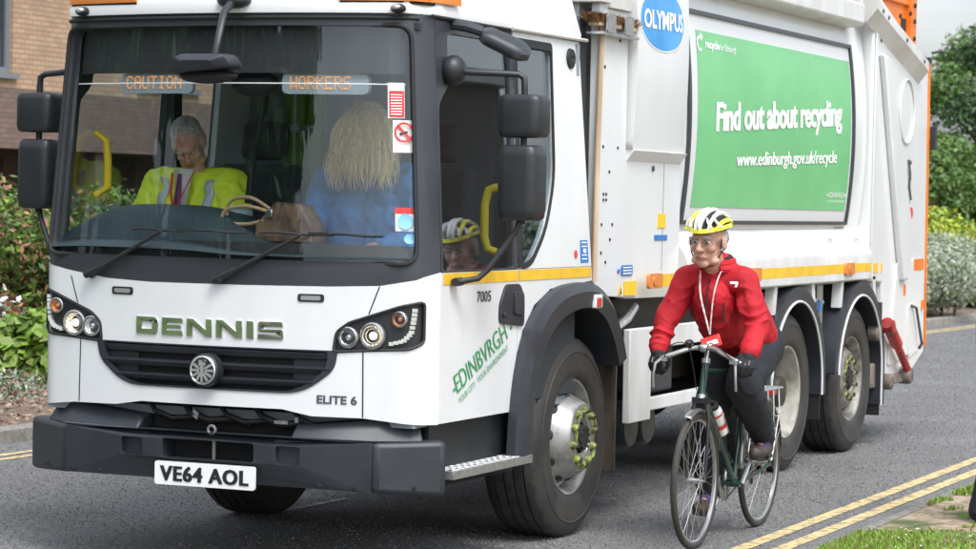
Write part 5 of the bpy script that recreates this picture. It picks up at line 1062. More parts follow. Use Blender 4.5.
for t in (.1, .2, .55, .9): p = a + (b - a) * t; g.lathe([(.08, .016), (.088, .014), (.089, .001)], p, 'x', 8)
obj('ramp_bolt', g, 'grey_ink', tg)
g = G(); g.panel([(7.63, 1.265), (7.78, 1.265), (7.78, 1.335), (7.63, 1.335)], FL(.004), 0, .004); g.panel([(7.86, 1.265), (7.90, 1.265), (7.90, 1.335), (7.86, 1.335)], FL(.004), 0, .004); g.panel([(8.36, 1.24), (8.52, 1.24), (8.52, 1.315), (8.36, 1.315)], FL(.016), 0, .004); obj('reflective_stripe', g, 'stripe', tg)
g = G(); g.panel([(8.80, 1.265), (9.10, 1.265), (9.10, 1.35), (8.80, 1.35)], FL(.016), 0, .004); g.panel([(9.05, .96), (9.15, .96), (9.15, 1.03), (9.05, 1.03)], FL(.016), 0, .004); g.panel([(8.50, 1.08), (8.56, 1.08), (8.56, 1.16), (8.50, 1.16)], FL(.016), 0, .004); obj('orange_sticker', g, 'orange', tg)
g = G(); g.panel([(8.68, 2.74), (8.84, 2.70), (8.84, 2.76), (8.68, 2.80)], FL(.004), 0, .004); obj('yellow_sticker', g, 'yellow_ink', tg)
g = G(); g.panel(ellipse(8.28, 1.62, .05, .055, 16), FL(.016), 0, .004); g.panel([(8.40, 1.40), (8.50, 1.38), (8.50, 1.46), (8.40, 1.48)], FL(.016), 0, .004); obj('blue_sticker', g, 'blue_ink', tg)
g = G(); g.panel(ellipse(8.66, 1.70, .06, .045, 16), FL(.016), 0, .004); obj('red_sticker', g, 'red_ink', tg)
g = G()
for q in range(6): g.panel(ellipse(8.60 + .02 * (q % 2), 1.78 + .06 * q, .022, .018, 8), FL(.016), 0, .004)
g.tube([(.012, 8.56, 2.1), (.012, 8.62, 2.0), (.012, 8.60, 1.9), (.012, 8.66, 1.8)], .008, 5); obj('doodle_sticker', g, 'grey_ink', tg)
g = G(); g.prism([(.006, 9.225, .66), (.006, 9.27, .66), (.006, 9.205, 2.86), (.006, 9.155, 2.86)], (-2.05, 0, 0)); re_ = obj('tailgate_edge', g, 'orange', tg, bevel=.006)
g = G(); g.box((-2.05, 9.10, 2.86), (.02, 9.18, 2.90)); g.tube([(.05, 9.05, 2.93), (.10, 9.10, 2.95), (.10, 9.22, 2.94)], .012, 6); g.obox((.03, 9.25, 2.28), (.02, 0, 0), (0, .03, 0), (0, 0, .09)); obj('rear_lamp', g, 'plastic_dark', tg)
g = G(); P = [(7.75, 3.14), (8.80, 2.90), (8.82, 3.75), (7.65, 3.75)]; g.panel(P, FL(-.06), 0, .06)
g.panel([(8.66, 2.92), (8.81, 2.88), (8.83, 3.75), (8.66, 3.75)], FL(-.02), 0, .06); g.panel([(7.7, 3.26), (8.66, 3.26), (8.66, 3.30), (7.7, 3.30)], FL(-.035), 0, .05)
lf = obj('bin_lift', g, 'orange', TR, bevel=.01)
g = G(); g.panel([(8.50, 3.06), (8.62, 3.06), (8.62, 3.16), (8.50, 3.16)], FL(-.05), 0, .02)
for y, z in ((8.3, 3.16), (8.6, 3.2), (8.74, 3.02), (8.74, 3.15), (8.74, 3.27)): g.lathe([(-.02, .018), (-.005, .016), (-.004, .001)], (0, y, z), 'x', 8)
obj('bin_lift_fitting', g, 'rubber', lf)
# hydraulic ram, hinge boxes under the tailgate
g = G(); g.tube([(.06, 7.86, .90), (.06, 8.16, .73)], .045, 12); g.tube([(.06, 8.1, .765), (.06, 8.52, .51)], .030, 12); g.lathe([(.0, .05), (.10, .05), (.105, .04), (.105, .001)], (0, 7.90, .87), 'x', 16); obj('hydraulic_ram', g, 'red_ram', TR)
g = G(); g.lathe([(-.12, .001), (-.12, .06), (.06, .06), (.075, .045), (.075, .001)], (0, 8.02, .46), 'x', 18); g.lathe([(-.12, .001), (-.12, .065), (.08, .065), (.09, .05), (.09, .001)], (0, 8.52, .48), 'x', 18); g.box((-.1, 8.05, .43), (.03, 8.5, .50)); g.box((-.2, 7.75, .42), (-.02, 8.3, .60)); g.lathe([(-.05, .065), (.02, .065), (.03, .05), (.03, .001)], (0, 7.80, .83), 'x', 16); obj('hinge_block', g, mat('rusty_grey_iron', (.20, .17, .14), .7, col2=(.10, .075, .06), vscale=12), TR, bevel=.01)
g = G(); g.box((-1.9, 7.95, .45), (-.15, 8.1, .6)); g.box((-1.9, 8.0, .62), (-.2, 9.1, .66)); obj('underrun_bar', g, 'chassis', TR)
# ---- between cab and body
g = G(); g.box((-1.8, 2.0, .95), (-.30, 2.11, 2.5)); obj('bulkhead', g, 'void', TR)
g = G(); g.box((-.34, 1.98, 2.16), (-.08, 2.10, 2.70)); aj = obj('air_intake', g, 'plastic', TR, bevel=.015)
g = G()
for i in range(9): g.box((-.335, 1.965, 2.22 + i * .05), (-.085, 1.985, 2.25 + i * .05))
obj('intake_grille', g, 'plastic_dark', aj)
g = G(); g.tube([(-.2, 2.04, 2.2), (-.2, 2.04, 1.2)], .05, 10); obj('intake_pipe', g, 'rubber', TR)
# ---- broom carried behind the cab: bristles up
BRM = empty('broom', (-.01, 2.09, 1.32), 'wooden yard broom carried upright behind the cab, brown bristles uppermost', 'broom')
g = G(); g.tube([(-.012, 2.09, 1.32), (-.012, 2.10, 2.0), (-.008, 2.115, 2.66)], .0155, 10); obj('handle', g, 'wood', BRM)
g = G(); g.box((-.05, 2.02, 2.655), (.02, 2.58, 2.685)); obj('head', g, 'wood', BRM, bevel=.008)
n = 3800; P = np.stack([-.052 + .075 * RNG.random(n), 2.0 + .58 * RNG.random(n), 2.672 + .022 * RNG.random(n)], 1); out_ = (P[:, 1] - 2.32) / .32
A = np.stack([.012 * RNG.normal(size=n), .034 * out_ + .012 * RNG.normal(size=n), .017 + .008 * RNG.random(n)], 1); B = np.stack([RNG.normal(size=n) * .003, np.full(n, .004), np.zeros(n)], 1)
quads_obj('bristles', P + A * .6, A, B, 'bristle', BRM)
g = G()
for y in (2.06, 2.33): g.panel(rpoly([(y, 2.625), (y + .13, 2.625), (y + .13, 2.725), (y, 2.725)], .02, 3), FL(.045), 0, .008)
g.box((-.06, 2.02, 2.612), (.04, 2.56, 2.625)); obj('broom_bracket', g, 'steel', TR)
g = G(); g.box((-.30, 2.22, 2.76), (.0, 2.55, 2.83)); g.box((-.28, 2.06, 2.78), (.01, 2.20, 3.0)); obj('roof_fitting', g, 'body_grey_white', TR, bevel=.006)
# ================================================================== BICYCLE
BX = .67; FH, RH, BB = Vector((BX, 1.80, .345)), Vector((BX, 2.87, .345)), Vector((BX, 2.43, .275))
BK = empty('bicycle', (BX, 2.33, 0), 'dark green touring bicycle with silver rear rack ridden beside the lorry', 'bicycle')
def bwheel(hub, rear):
    g = G(); g.lathe([(-.010, .318), (-.011, .306), (-.006, .300), (.006, .300), (.011, .306), (.010, .318)], hub, 'x', 64)
    g.lathe([(-.055, .001), (-.055, .006), (-.035, .008), (-.033, .024), (-.028, .024), (-.025, .014), (.025, .014), (.028, .024), (.033, .024), (.035, .008), (.055, .006), (.055, .001)], hub, 'x', 20)
    for i in range(32):
        s = 1 if i % 2 else -1; a = 2 * math.pi * i / 32; b = a + (.75 if (i // 2) % 2 else -.75)
        g.tube([hub + Vector((s * .030, .022 * math.cos(b), .022 * math.sin(b))), hub + Vector((0, .302 * math.cos(a), .302 * math.sin(a)))], .0012, 4)
    wh = obj('wheel', g, 'bike_silver', BK, smooth=40)
    g = G(); g.lathe([(-.010, .314), (-.016, .324), (-.014, .338), (-.006, .345), (.006, .345), (.014, .338), (.016, .324), (.010, .314)], hub, 'x', 72); obj('tyre', g, 'tyre', wh)
    return wh
bwheel(FH, 0); rw = bwheel(RH, 1)
P3 = lambda y, z, x=0: Vector((BX + x, y, z))
g = G()
g.tube([P3(1.868, .765), P3(1.925, .935)], .019, 12)
g.tube([P3(1.915, .895), P3(2.588, .855)], .014, 12); g.tube([P3(1.885, .80), BB], .0165, 12); g.tube([BB, P3(2.60, .875)], .0145, 12)
for s in (1, -1):
    g.tube([P3(2.585, .84, s * .015), P3(2.72, .60, s * .045), P3(2.87, .345, s * .062)], .0075, 8); g.tube([BB + Vector((s * .03, 0, 0)), P3(2.66, .31, s * .05), P3(2.87, .345, s * .062)], .009, 8)
g.lathe([(-.036, .001), (-.036, .021), (.036, .021), (.036, .001)], BB, 'x', 16)
obj('frame', g, 'bike_green', BK, smooth=45)
g = G()
for s in (1, -1): g.tube([P3(1.866, .742, s * .03), P3(1.85, .66, s * .048), P3(1.828, .50, s * .05), P3(1.80, .345, s * .05)], [.012, .012, .010, .007], 8)
g.obox(P3(1.866, .748), (.045, 0, 0), (0, .016, 0), (0, 0, .014)); obj('fork', g, 'bike_black', BK)
g = G(); g.tube([P3(1.865, .755), P3(1.87, .775)], .024, 12); g.tube([P3(1.922, .93), P3(1.93, .955)], .024, 12); g.tube([P3(1.93, .95), P3(1.945, 1.005), P3(1.90, 1.012)], .0125, 10)
g.ell(P3(1.885, 1.012), (.03, .022, .022)); obj('stem', g, 'bike_silver', BK)
g = G(); bar = [Vector((.405, 1.90, .925)), Vector((.425, 1.855, .935)), Vector((.47, 1.825, .955)), Vector((.56, 1.85, .990)), Vector((.62, 1.885, 1.01)), Vector((.72, 1.885, 1.01)), Vector((.78, 1.85, .990)), Vector((.87, 1.815, .955)), Vector((.915, 1.845, .935)), Vector((.935, 1.89, .925))]
def smoothpath(p, n=5):
    out = []
    for i in range(len(p) - 1):
        a, b, c, d = p[max(0, i - 1)], p[i], p[i + 1], p[min(len(p) - 1, i + 2)]
        for k in range(n):
            t = k / n; out.append(.5 * ((2 * b) + (c - a) * t + (2 * a - 5 * b + 4 * c - d) * t * t + (-a + 3 * b - 3 * c + d) * t ** 3))
    return out + [p[-1]]
g.tube(smoothpath(bar), .0125, 10); hb = obj('handlebar', g, 'bike_silver', BK)
for s in (0, 1):
    e = bar[:3] if not s else bar[-3:][::-1]; g = G(); g.tube(smoothpath(e), .0165, 10); obj('grip', g, 'bike_black', hb)
    x = e[2].x; sg = 1 if s else -1
    g = G(); g.obox((x - sg * .02, 1.815, .955), (.014, 0, 0), (0, .016, 0), (0, 0, .014)); g.tube([(x, 1.80, .95), (x + sg * .012, 1.755, .93), (x + sg * .018, 1.745, .87), (x + sg * .018, 1.755, .81)], [.009, .008, .0065, .007], 8); obj('brake_lever', g, 'bike_silver', hb)
    g = G(); g.tube(smoothpath([Vector((x - sg * .02, 1.80, .96)), Vector((x - sg * .08, 1.74, 1.03)), Vector((BX + sg * .05, 1.79, 1.02)), Vector((BX + sg * .02, 1.85, .80))]), .0028, 6); obj('brake_cable', g, 'bike_black', hb)
g = G(); g.ell((.60, 1.865, 1.035), (.022, .03, .018)); g.tube([(.60, 1.875, 1.01), (.60, 1.87, 1.03)], .014, 8); obj('bell', g, 'bike_black', hb)
g = G(); v = []                                    # saddle
for i in range(13):
    t = i / 12; y = 2.44 + .28 * t; wd = .022 + .058 * max(0, (t - .35) / .65) ** 1.4; z = .975 + .012 * (2 * t - 1) ** 2
    for j in range(10): a = math.pi * 2 * j / 10; v.append((BX + wd * math.cos(a), y, z - .03 + (.030 if math.sin(a) > 0 else .022) * math.sin(a)))
g.add(v, [(10 * i + j, 10 * i + (j + 1) % 10, 10 * i + 10 + (j + 1) % 10, 10 * i + 10 + j) for i in range(12) for j in range(10)] + [tuple(range(10)), tuple(range(120, 130))]); sdl = obj('saddle', g, 'bike_black', BK, smooth=60)
g = G(); g.tube([P3(2.595, .86), P3(2.62, .95)], .0135, 10); obj('seat_post', g, 'bike_silver', BK)
def mudg(hub, a0, a1, name):
    g = G(); v = []; n = 30
    for i in range(n + 1):
        a = math.radians(a0 + (a1 - a0) * i / n)
        for x, r in ((-.024, .350), (-.018, .362), (0, .367), (.018, .362), (.024, .350)): v.append(hub + Vector((x, r * math.cos(a), r * math.sin(a))))
    g.add(v, [(5 * i + k, 5 * i + k + 1, 5 * i + k + 6, 5 * i + k + 5) for i in range(n) for k in range(4)]); o = obj(name, g, 'bike_silver', BK); md = o.modifiers.new('t', 'SOLIDIFY'); md.thickness = .002
    g = G(); a = math.radians(a0 if hub is FH else a1 * .0 + 30)
    for s in (1, -1): g.tube([hub + Vector((s * .055, 0, 0)), hub + Vector((s * .024, .356 * math.cos(a), .356 * math.sin(a)))], .0025, 5)
    obj('mudguard_stay', g, 'bike_silver', o); return o
mudg(FH, 115, 20, 'mudguard'); mudg(RH, 180, 5, 'mudguard')
g = G()                                            # rear rack of thin rod
RK = lambda x, y, z: Vector((BX + x, y, z))
g.tube(smoothpath([RK(-.055, 2.66, .735), RK(-.06, 2.75, .745), RK(-.065, 3.02, .745), RK(-.05, 3.07, .745), RK(.05, 3.07, .745), RK(.065, 3.02, .745), RK(.06, 2.75, .745), RK(.055, 2.66, .735)]), .0055, 8)
for x in (-.03, 0, .03): g.tube([RK(x, 2.70, .745), RK(x, 3.05, .745)], .004, 6)
for y in (2.74, 2.90, 3.02): g.tube([RK(-.06, y, .742), RK(.06, y, .742)], .0045, 6)
for s in (1, -1):
    for y in (2.80, 2.90, 3.0): g.tube([RK(s * .062, y, .742), RK(s * .072, y - .015, .62), RK(s * .068, 2.86 + (y - 2.9) * .15, .36)], .0045, 6)
    g.tube([RK(s * .058, 2.68, .74), RK(s * .03, 2.63, .80)], .0045, 6); g.tube(smoothpath([RK(s * .072, 2.79, .62), RK(s * .085, 2.90, .60), RK(s * .072, 2.99, .62)]), .004, 6)
obj('rear_rack', g, 'bike_silver', BK)
g = G(); g.obox(RK(0, 3.085, .715), (.020, 0, 0), (0, .010, 0), (0, 0, .016)); obj('rear_light', g, 'redlens', BK, bevel=.004)
CW = BX - .05
g = G(); g.lathe([(-.002, .055), (-.002, .095), (.002, .095), (.002, .055)], (CW, BB.y, BB.z), 'x', 36)
for k in range(5): a = k * 1.257; g.tube([(CW, BB.y, BB.z), (CW, BB.y + .08 * math.cos(a), BB.z + .08 * math.sin(a))], .007, 6)
PL, PR = Vector((BX + .075, BB.y + .085, BB.z + .147)), Vector((BX - .085, BB.y - .085, BB.z - .147))
g.tube([(BX + .045, BB.y, BB.z), PL], [.013, .009], 8); g.tube([(BX - .055, BB.y, BB.z), PR], [.013, .009], 8); ck = obj('crankset', g, 'bike_silver', BK)
for p, s in ((PL, 1), (PR, -1)):
    g = G(); g.obox(p + Vector((s * .055, 0, 0)), (.045, 0, 0), (0, .033, 0), (0, 0, .010)); g.tube([p, p + Vector((s * .1, 0, 0))], .007, 6); obj('pedal', g, 'bike_black', BK, bevel=.003)
g = G()
for z0, z1, q in ((.093, .045, 1), (-.093, -.045, 1)): g.tube([(CW, BB.y + .02, BB.z + z0), (CW, RH.y, RH.z + z1)], .0045, 5)
g.lathe([(-.012, .030), (-.012, .046), (.012, .034), (.012, .02)], (CW, RH.y, RH.z), 'x', 20); g.tube([(CW, RH.y + .02, RH.z - .03), (CW, RH.y + .02, RH.z - .12)], .012, 6); obj('chain', g, 'bike_black', BK)
BT = empty('water_bottle', (BX, 2.05, .60), 'white water bottle with red band in the bicycle frame cage', 'bottle')
dn = (BB - P3(1.885, .80)).normalized(); nn = Vector((0, -dn.z, dn.y)); nn = nn if nn.z > 0 else -nn
q0 = P3(1.885, .80) + dn * .20 + nn * .056; rotb = dn.to_track_quat('Z', 'Y').to_matrix()
def tl(g, prof, mi=0): 
    k = G(); k.lathe(prof, (0, 0, 0), 'z', 24, mi); g.add([q0 + rotb @ Vector(p) for p in k.v], k.f, mi)
g = G(); tl(g, [(.0, .001), (.0, .022), (.03, .036), (.09, .036), (.10, .034), (.17, .036), (.20, .034), (.205, .001)]); obj('bottle_body', g, 'white_ink', BT)
g = G(); tl(g, [(.04, .0368), (.055, .0368)]); tl(g, [(.12, .0372), (.15, .0372)]); obj('bottle_band', g, 'red_ink', BT)
g = G(); tl(g, [(-.045, .001), (-.045, .010), (-.02, .012), (-.018, .027), (.004, .027), (.006, .001)]); obj('bottle_cap', g, 'bike_black', BT)
g = G()
for s in (1, -1): g.tube(smoothpath([q0 + rotb @ Vector(p) for p in ((s * .039, .0, .21), (s * .04, .0, .08), (s * .02, .034, .05), (0, .040, .045))]), .003, 6)
obj('bottle_cage', g, 'bike_silver', BK)

# ================================================================== PEOPLE
def head_prims(g, c, f, u, s=1.0):
    c = Vector(c); f = Vector(f).normalized(); u = Vector(u); u = (u - f * u.dot(f)).normalized(); r = f.cross(u); rot = Matrix((r, f, u)).transposed()
    Hh = lambda a, b, d: c + (r * a + f * b + u * d) * s
    E_ = lambda p, q: g.ell(Hh(*p), [k * s for k in q], rot, 20, 14)
    E_((0, -.014, .030), (.076, .096, .088)); E_((0, .022, -.040), (.060, .066, .076)); E_((0, .060, -.095), (.030, .024, .022)); E_((0, .072, .032), (.048, .022, .014))
    for k in (1, -1): E_((k * .036, .058, -.022), (.026, .028, .026)); E_((k * .078, -.006, -.008), (.012, .022, .034)); E_((k * .04, .03, -.085), (.03, .03, .022))
    g.cap(Hh(0, .088, .020), Hh(0, .110, -.024), .008 * s, .0135 * s, 10); E_((.012, .098, -.028), (.010, .012, .008)); E_((-.012, .098, -.028), (.010, .012, .008)); E_((0, .082, -.062), (.026, .014, .013))
    return Hh, rot
def face_parts(body, Hh, rot, s=1.0, eyes=True):
    for k in (1, -1):
        g = G(); g.ell(Hh(k * .031, .076, .006), (.0135 * s, .010 * s, .0075 * s), rot, 12, 8); e = obj('eye', g, 'eye_white' if eyes else 'skin', body)
        if eyes: g = G(); g.ell(Hh(k * .031, .0845, .006), (.006 * s, .004 * s, .006 * s), rot, 10, 6); obj('iris', g, 'black_ink', e)
        g = G(); g.tube([Hh(k * .014, .094, .026), Hh(k * .032, .093, .031), Hh(k * .050, .080, .025)], .004 * s, 6); obj('eyebrow', g, 'hair_grey', body)
    g = G(); g.tube([Hh(-.024, .088, -.062), Hh(-.010, .096, -.060), Hh(0, .0975, -.0605), Hh(.010, .096, -.060), Hh(.024, .088, -.062)], [.002, .0042, .0045, .0042, .002], 8); obj('lips', g, 'lip', body)
def hand(g, wrist, fd, nrm, thumb, s=1.0, curl=1.25, grow=0.0):
    """palm plus five bent fingers; fd = wrist to knuckles, nrm = out of the back of the hand, thumb = side of the thumb"""
    wrist = Vector(wrist); fd = Vector(fd).normalized(); nrm = Vector(nrm); nrm = (nrm - fd * nrm.dot(fd)).normalized(); th = fd.cross(nrm); th = th if th.dot(Vector(thumb)) > 0 else -th
    rot = Matrix((th, fd, nrm)).transposed(); g.ell(wrist + fd * .045 * s, ((.042 + grow) * s, .052 * s, (.017 + grow) * s), rot, 18, 12); g.cap(wrist - fd * .02, wrist + fd * .02, (.026 + grow) * s, (.03 + grow) * s, 12)
    for i, (off, ln) in enumerate(((.030, .078), (.010, .086), (-.011, .080), (-.031, .064))):
        k = wrist + (fd * (.086 - .006 * abs(i - 1)) + th * off) * s; seg = ln * s / 2.7; p = k; ang = .25
        for j, (l_, rr) in enumerate(((1.15, .0098), (.9, .009), (.7, .0082))):
            ang += curl * (.55 if j == 0 else .8); d = fd * math.cos(ang) - nrm * math.sin(ang); q = p + d * seg * l_; g.cap(p, q, (rr + grow) * s, (rr * .93 + grow) * s, 10); p = q
    p = wrist + (fd * .025 + th * .036) * s; q = p + (fd * .55 + th * .55 - nrm * .55).normalized() * .036 * s; g.cap(p, q, (.0125 + grow) * s, (.011 + grow) * s, 10); g.cap(q, q + (fd * .75 - nrm * .75 - th * .1).normalized() * .030 * s, (.011 + grow) * s, (.0095 + grow) * s, 10)
def fobj(name, g, mt, parent, voxel, sm=4, wr=None):
    me = fuse(g, voxel, sm, name)
    if wr: wrinkle(me, *wr)
    return obj(name, me, mt, parent, smooth=75, fix=False)
# ---------------- cyclist
CY = empty('person', (BX, 2.4, 0), 'cyclist in red jacket and yellow white helmet riding the green bicycle', 'person')
hc, hf, hu = Vector((.665, 1.935, 1.552)), Vector((-.10, -.97, -.13)), Vector((.02, -.13, 1))
neck = Vector((.668, 2.055, 1.415))
SHL = {1: Vector((.832, 2.055, 1.352)), -1: Vector((.512, 2.075, 1.352))}; ELB = {1: Vector((.905, 2.03, 1.125)), -1: Vector((.425, 1.965, 1.115))}; WRI = {1: Vector((.915, 1.875, .985)), -1: Vector((.428, 1.885, .985))}
HIP = {1: Vector((.760, 2.60, 1.0)), -1: Vector((.580, 2.60, 1.0))}; KNE = {1: Vector((.785, 2.19, .815)), -1: Vector((.575, 2.30, .625))}; ANK = {1: Vector((.795, 2.565, .515)), -1: Vector((.545, 2.40, .225))}
HF = {1: Vector((.0, -.62, -.62)), -1: Vector((.0, -.55, -.70))}; HN = {1: Vector((.35, -.55, .75)), -1: Vector((-.35, -.55, .75))}; HT = {1: Vector((-1, -.2, .1)), -1: Vector((1, -.2, .1))}
g = G(); Hh, hrot = head_prims(g, hc, hf, hu, 1.10); g.cap(Hh(0, -.03, -.07), neck + Vector((0, .02, -.03)), .054, .062)
g.cap((.60, 2.55, 1.03), (.60, 2.16, 1.26), .085, .08); g.cap((.74, 2.55, 1.03), (.74, 2.16, 1.26), .085, .08); g.cap((.67, 2.5, 1.05), (.67, 2.12, 1.30), .10, .085); g.cap(SHL[-1], SHL[1], .05, .05)
for s in (1, -1):
    g.cap(SHL[s], ELB[s], .044, .036); g.cap(ELB[s], WRI[s], .036, .024); hand(g, WRI[s], HF[s], HN[s], HT[s], .97, 1.2)
    g.cap(HIP[s], KNE[s], .075, .05); g.cap(KNE[s], ANK[s], .05, .032); g.cap(ANK[s], ANK[s] + Vector((0, -.09, -.06)), .03, .025); g.cap(HIP[s], (.67, 2.55, 1.05), .08, .09)
body = fobj('body', g, 'skin', CY, .0055, 3); face_parts(body, Hh, hrot, 1.10)
g = G()                                            # jacket
g.cap((.605, 2.56, 1.02), (.59, 2.17, 1.27), .12, .115); g.cap((.735, 2.56, 1.02), (.75, 2.17, 1.27), .12, .115); g.cap((.67, 2.50, 1.04), (.67, 2.11, 1.31), .145, .105); g.cap(SHL[-1] + Vector((.02, 0, 0)), SHL[1] + Vector((-.02, 0, 0)), .062, .062); g.cap((.67, 2.03, 1.26), (.67, 2.16, 1.12), .10, .12)
g.cap((.635, 2.07, 1.405), SHL[-1], .055, .060); g.cap((.705, 2.07, 1.405), SHL[1], .055, .060)
for s in (1, -1):
    g.cap(SHL[s], ELB[s], .066, .060); g.cap(ELB[s], ELB[s].lerp(WRI[s], .90), .060, .047)
g.cap(neck + Vector((0, .03, -.04)), neck + Vector((0, .012, .018)), .088, .074)
jm = fuse(g, .0065, 14, 'jacket')
def cloth_folds(me, spots, base):
    # creases running round the sleeve at the elbow and wrist, and slack folds over the belly and back
    me.update(); NR = np.empty(len(me.vertices) * 3); me.vertices.foreach_get('normal', NR); NR = NR.reshape(-1, 3)
    for v, nr in zip(me.vertices, NR):
        p = v.co.copy(); q = noise.noise_vector(p * 5.0) * .35; d = base * (1 - abs(noise.noise(Vector((p.x * 6, p.y * 6, p.z * 4)) + q)) * 2.4)
        for c, ax, rad, fr, am in spots:
            w_ = math.exp(-((p - c).length / rad) ** 2)
            if w_ > .02: ph = (p - c).dot(ax) * fr * (.62 + .5 * noise.noise(p * 3.1 + c)) + 5.0 * noise.noise(p * 6.5 + c * 3); d += am * .8 * w_ * (.5 + noise.noise(p * 8 + c)) * (1 - 1.6 * abs(math.sin(ph)) ** .7)
        v.co = p + Vector(nr) * d
    me.update()
SPT = []
for s in (1, -1):
    a1 = (ELB[s] - SHL[s]).normalized(); a2 = (WRI[s] - ELB[s]).normalized(); SPT += [(ELB[s], (a1 + a2).normalized(), .12, 58, .013), (ELB[s].lerp(WRI[s], .75), a2, .08, 80, .009), (SHL[s].lerp(ELB[s], .5), (a1 + Vector((0, .5, 0))).normalized(), .10, 50, .009), (SHL[s] + Vector((-s * .05, -.05, -.06)), Vector((s * .7, 0, .7)), .10, 50, .011)]
SPT += [(Vector((.67, 1.98, 1.12)), Vector((.3, -.5, .8)).normalized(), .16, 48, .008), (Vector((.80, 2.25, 1.12)), Vector((.0, -.6, .8)), .18, 45, .008), (Vector((.54, 2.25, 1.12)), Vector((.0, -.6, .8)), .18, 45, .008)]
cloth_folds(jm, [(c, a, q * 1.15, f, m * 1.5) for c, a, q, f, m in SPT], .010); jk = obj('jacket', jm, 'red_cloth', CY, smooth=75, fix=False)
g = G(); ctr = neck + Vector((0, .006, .050)); g.tube([ctr + Vector((.072 * math.cos(a), .070 * math.sin(a), .012 * math.sin(a) - .03 * (math.sin(a) < -.6))) for a in np.linspace(-1.2, 4.34, 22)], .014, 8); obj('collar', g, 'black_cloth', jk)
g = G(); g.tube([ctr + Vector((.080 * math.cos(a), .006 + .078 * math.sin(a), -.020 + .014 * math.sin(a))) for a in np.linspace(-1.05, 4.19, 26)], .022, 10); g.tube([ctr + Vector((.088 * math.cos(a), .008 + .084 * math.sin(a), -.048 + .010 * math.sin(a))) for a in np.linspace(-1.1, 4.24, 26)], .026, 10); obj('outer_collar', g, 'red_cloth', jk)
g = G(); g.tube([(.667, 1.975, 1.365), (.667, 1.925, 1.29), (.667, 1.915, 1.20), (.668, 1.96, 1.08), (.668, 2.1, 1.0)], .0045, 6); g.tube([(.752, 1.945, 1.24), (.752, 1.95, 1.14)], .005, 6); obj('zip', g, 'black_cloth', jk)
g = G(); g.obox((.800, 1.952, 1.345), (.018, .003, 0), (0, .004, 0), (.0, 0, .006)); g.obox((.815, 1.952, 1.335), (.005, .001, 0), (0, .004, 0), (.004, 0, .013)); obj('chest_logo', g, 'white_ink', jk)
g = G()                                            # trousers
g.cap((.605, 2.60, .985), (.735, 2.60, .985), .135, .135); g.cap((.67, 2.55, 1.05), (.67, 2.62, .98), .14, .14)
for s in (1, -1): g.cap(HIP[s], KNE[s], .116, .090); g.cap(KNE[s], KNE[s].lerp(ANK[s], .55), .088, .084); g.cap(KNE[s].lerp(ANK[s], .5), KNE[s].lerp(ANK[s], 1.0), .084, .058)
tm = fuse(g, .009, 10, 'trousers'); SPT = []
for s in (1, -1): a1 = (KNE[s] - HIP[s]).normalized(); a2 = (ANK[s] - KNE[s]).normalized(); SPT += [(KNE[s], (a1 + a2).normalized(), .13, 50, .009), (ANK[s].lerp(KNE[s], .2), a2, .10, 70, .008), (HIP[s], a1, .14, 45, .008)]
cloth_folds(tm, [(c, a, q * 1.15, f, m * 1.5) for c, a, q, f, m in SPT], .010); obj('trousers', tm, 'navy_cloth', CY, smooth=75, fix=False)
for s in (1, -1):
    g = G(); hand(g, WRI[s], HF[s], HN[s], HT[s], 1.0, 1.2, .0035); g.cap(WRI[s] + Vector((0, .015, .02)), WRI[s] + Vector((0, -.01, -.01)), .040, .037); gl = fobj('glove', g, 'black_cloth', CY, .0038, 2)
    g = G(); k = WRI[s] + HF[s].normalized() * .085; n_ = HN[s].normalized()
    for q in (-.025, -.006, .013): g.tube([k + Vector((q, 0, 0)) + n_ * .019 - HF[s].normalized() * .03, k + Vector((q, 0, 0)) + n_ * .017], .003, 5)
    obj('glove_trim', g, 'grey_ink', gl)
    a = ANK[s]; g = G(); toe = Vector((0, -.175, -.085)) if s == 1 else Vector((0, -.17, -.085)); g.cap(a + Vector((0, .03, -.055)), a + toe * .55 + Vector((0, 0, -.028)), .040, .042); g.cap(a + toe * .5 + Vector((0, 0, -.03)), a + toe + Vector((0, 0, .015)), .042, .034); g.cap(a, a + Vector((0, .01, -.05)), .040, .042); sh = fobj('shoe', g, 'shoe', CY, .006, 3)
    g = G(); g.tube([a + Vector((0, .045, -.098)), a + toe * .5 + Vector((0, .0, -.068)), a + toe + Vector((0, -.02, -.012))], [.030, .036, .028], 10, flat=.35); obj('sole', g, 'rubber', sh)
    g = G(); g.cap(a + Vector((0, .0, .05)), a + Vector((0, .0, -.01)), .041, .040); g.cap(a + Vector((0, 0, -.005)), a + Vector((0, -.06, -.052)), .041, .036); obj('sock', g, 'purple', CY)
# hair, glasses, helmet
g = G()
for k in (1, -1): g.ell(Hh(k * .068, -.03, .015), (.016, .045, .04), hrot); 
g.ell(Hh(0, -.075, .0), (.062, .035, .05), hrot); obj('hair', g, 'hair_grey', CY)
g = G()
for k in (1, -1):
    g.tube([Hh(k * .033 + .026 * math.cos(a), .098 - .012 * abs(math.cos(a) * (k * math.cos(a) > 0)), .004 + .019 * math.sin(a)) for a in np.linspace(0, 2 * math.pi, 20, endpoint=False)], .0016, 5, closed=True); g.tube([Hh(k * .059, .086, .010), Hh(k * .074, .03, .010), Hh(k * .078, -.02, .006)], .0018, 5)
g.tube([Hh(-.008, .100, .008), Hh(0, .104, .011), Hh(.008, .100, .008)], .0016, 5); gs = obj('glasses', g, 'bike_silver', CY)
g = G()
for k in (1, -1): g.ell(Hh(k * .033, .097, .004), (.025, .0015, .018), hrot, 16, 6)
obj('lens', g, glass('spectacle_lens', (.97, .97, .97), .02), gs)
HC = (0, -.012, .052)
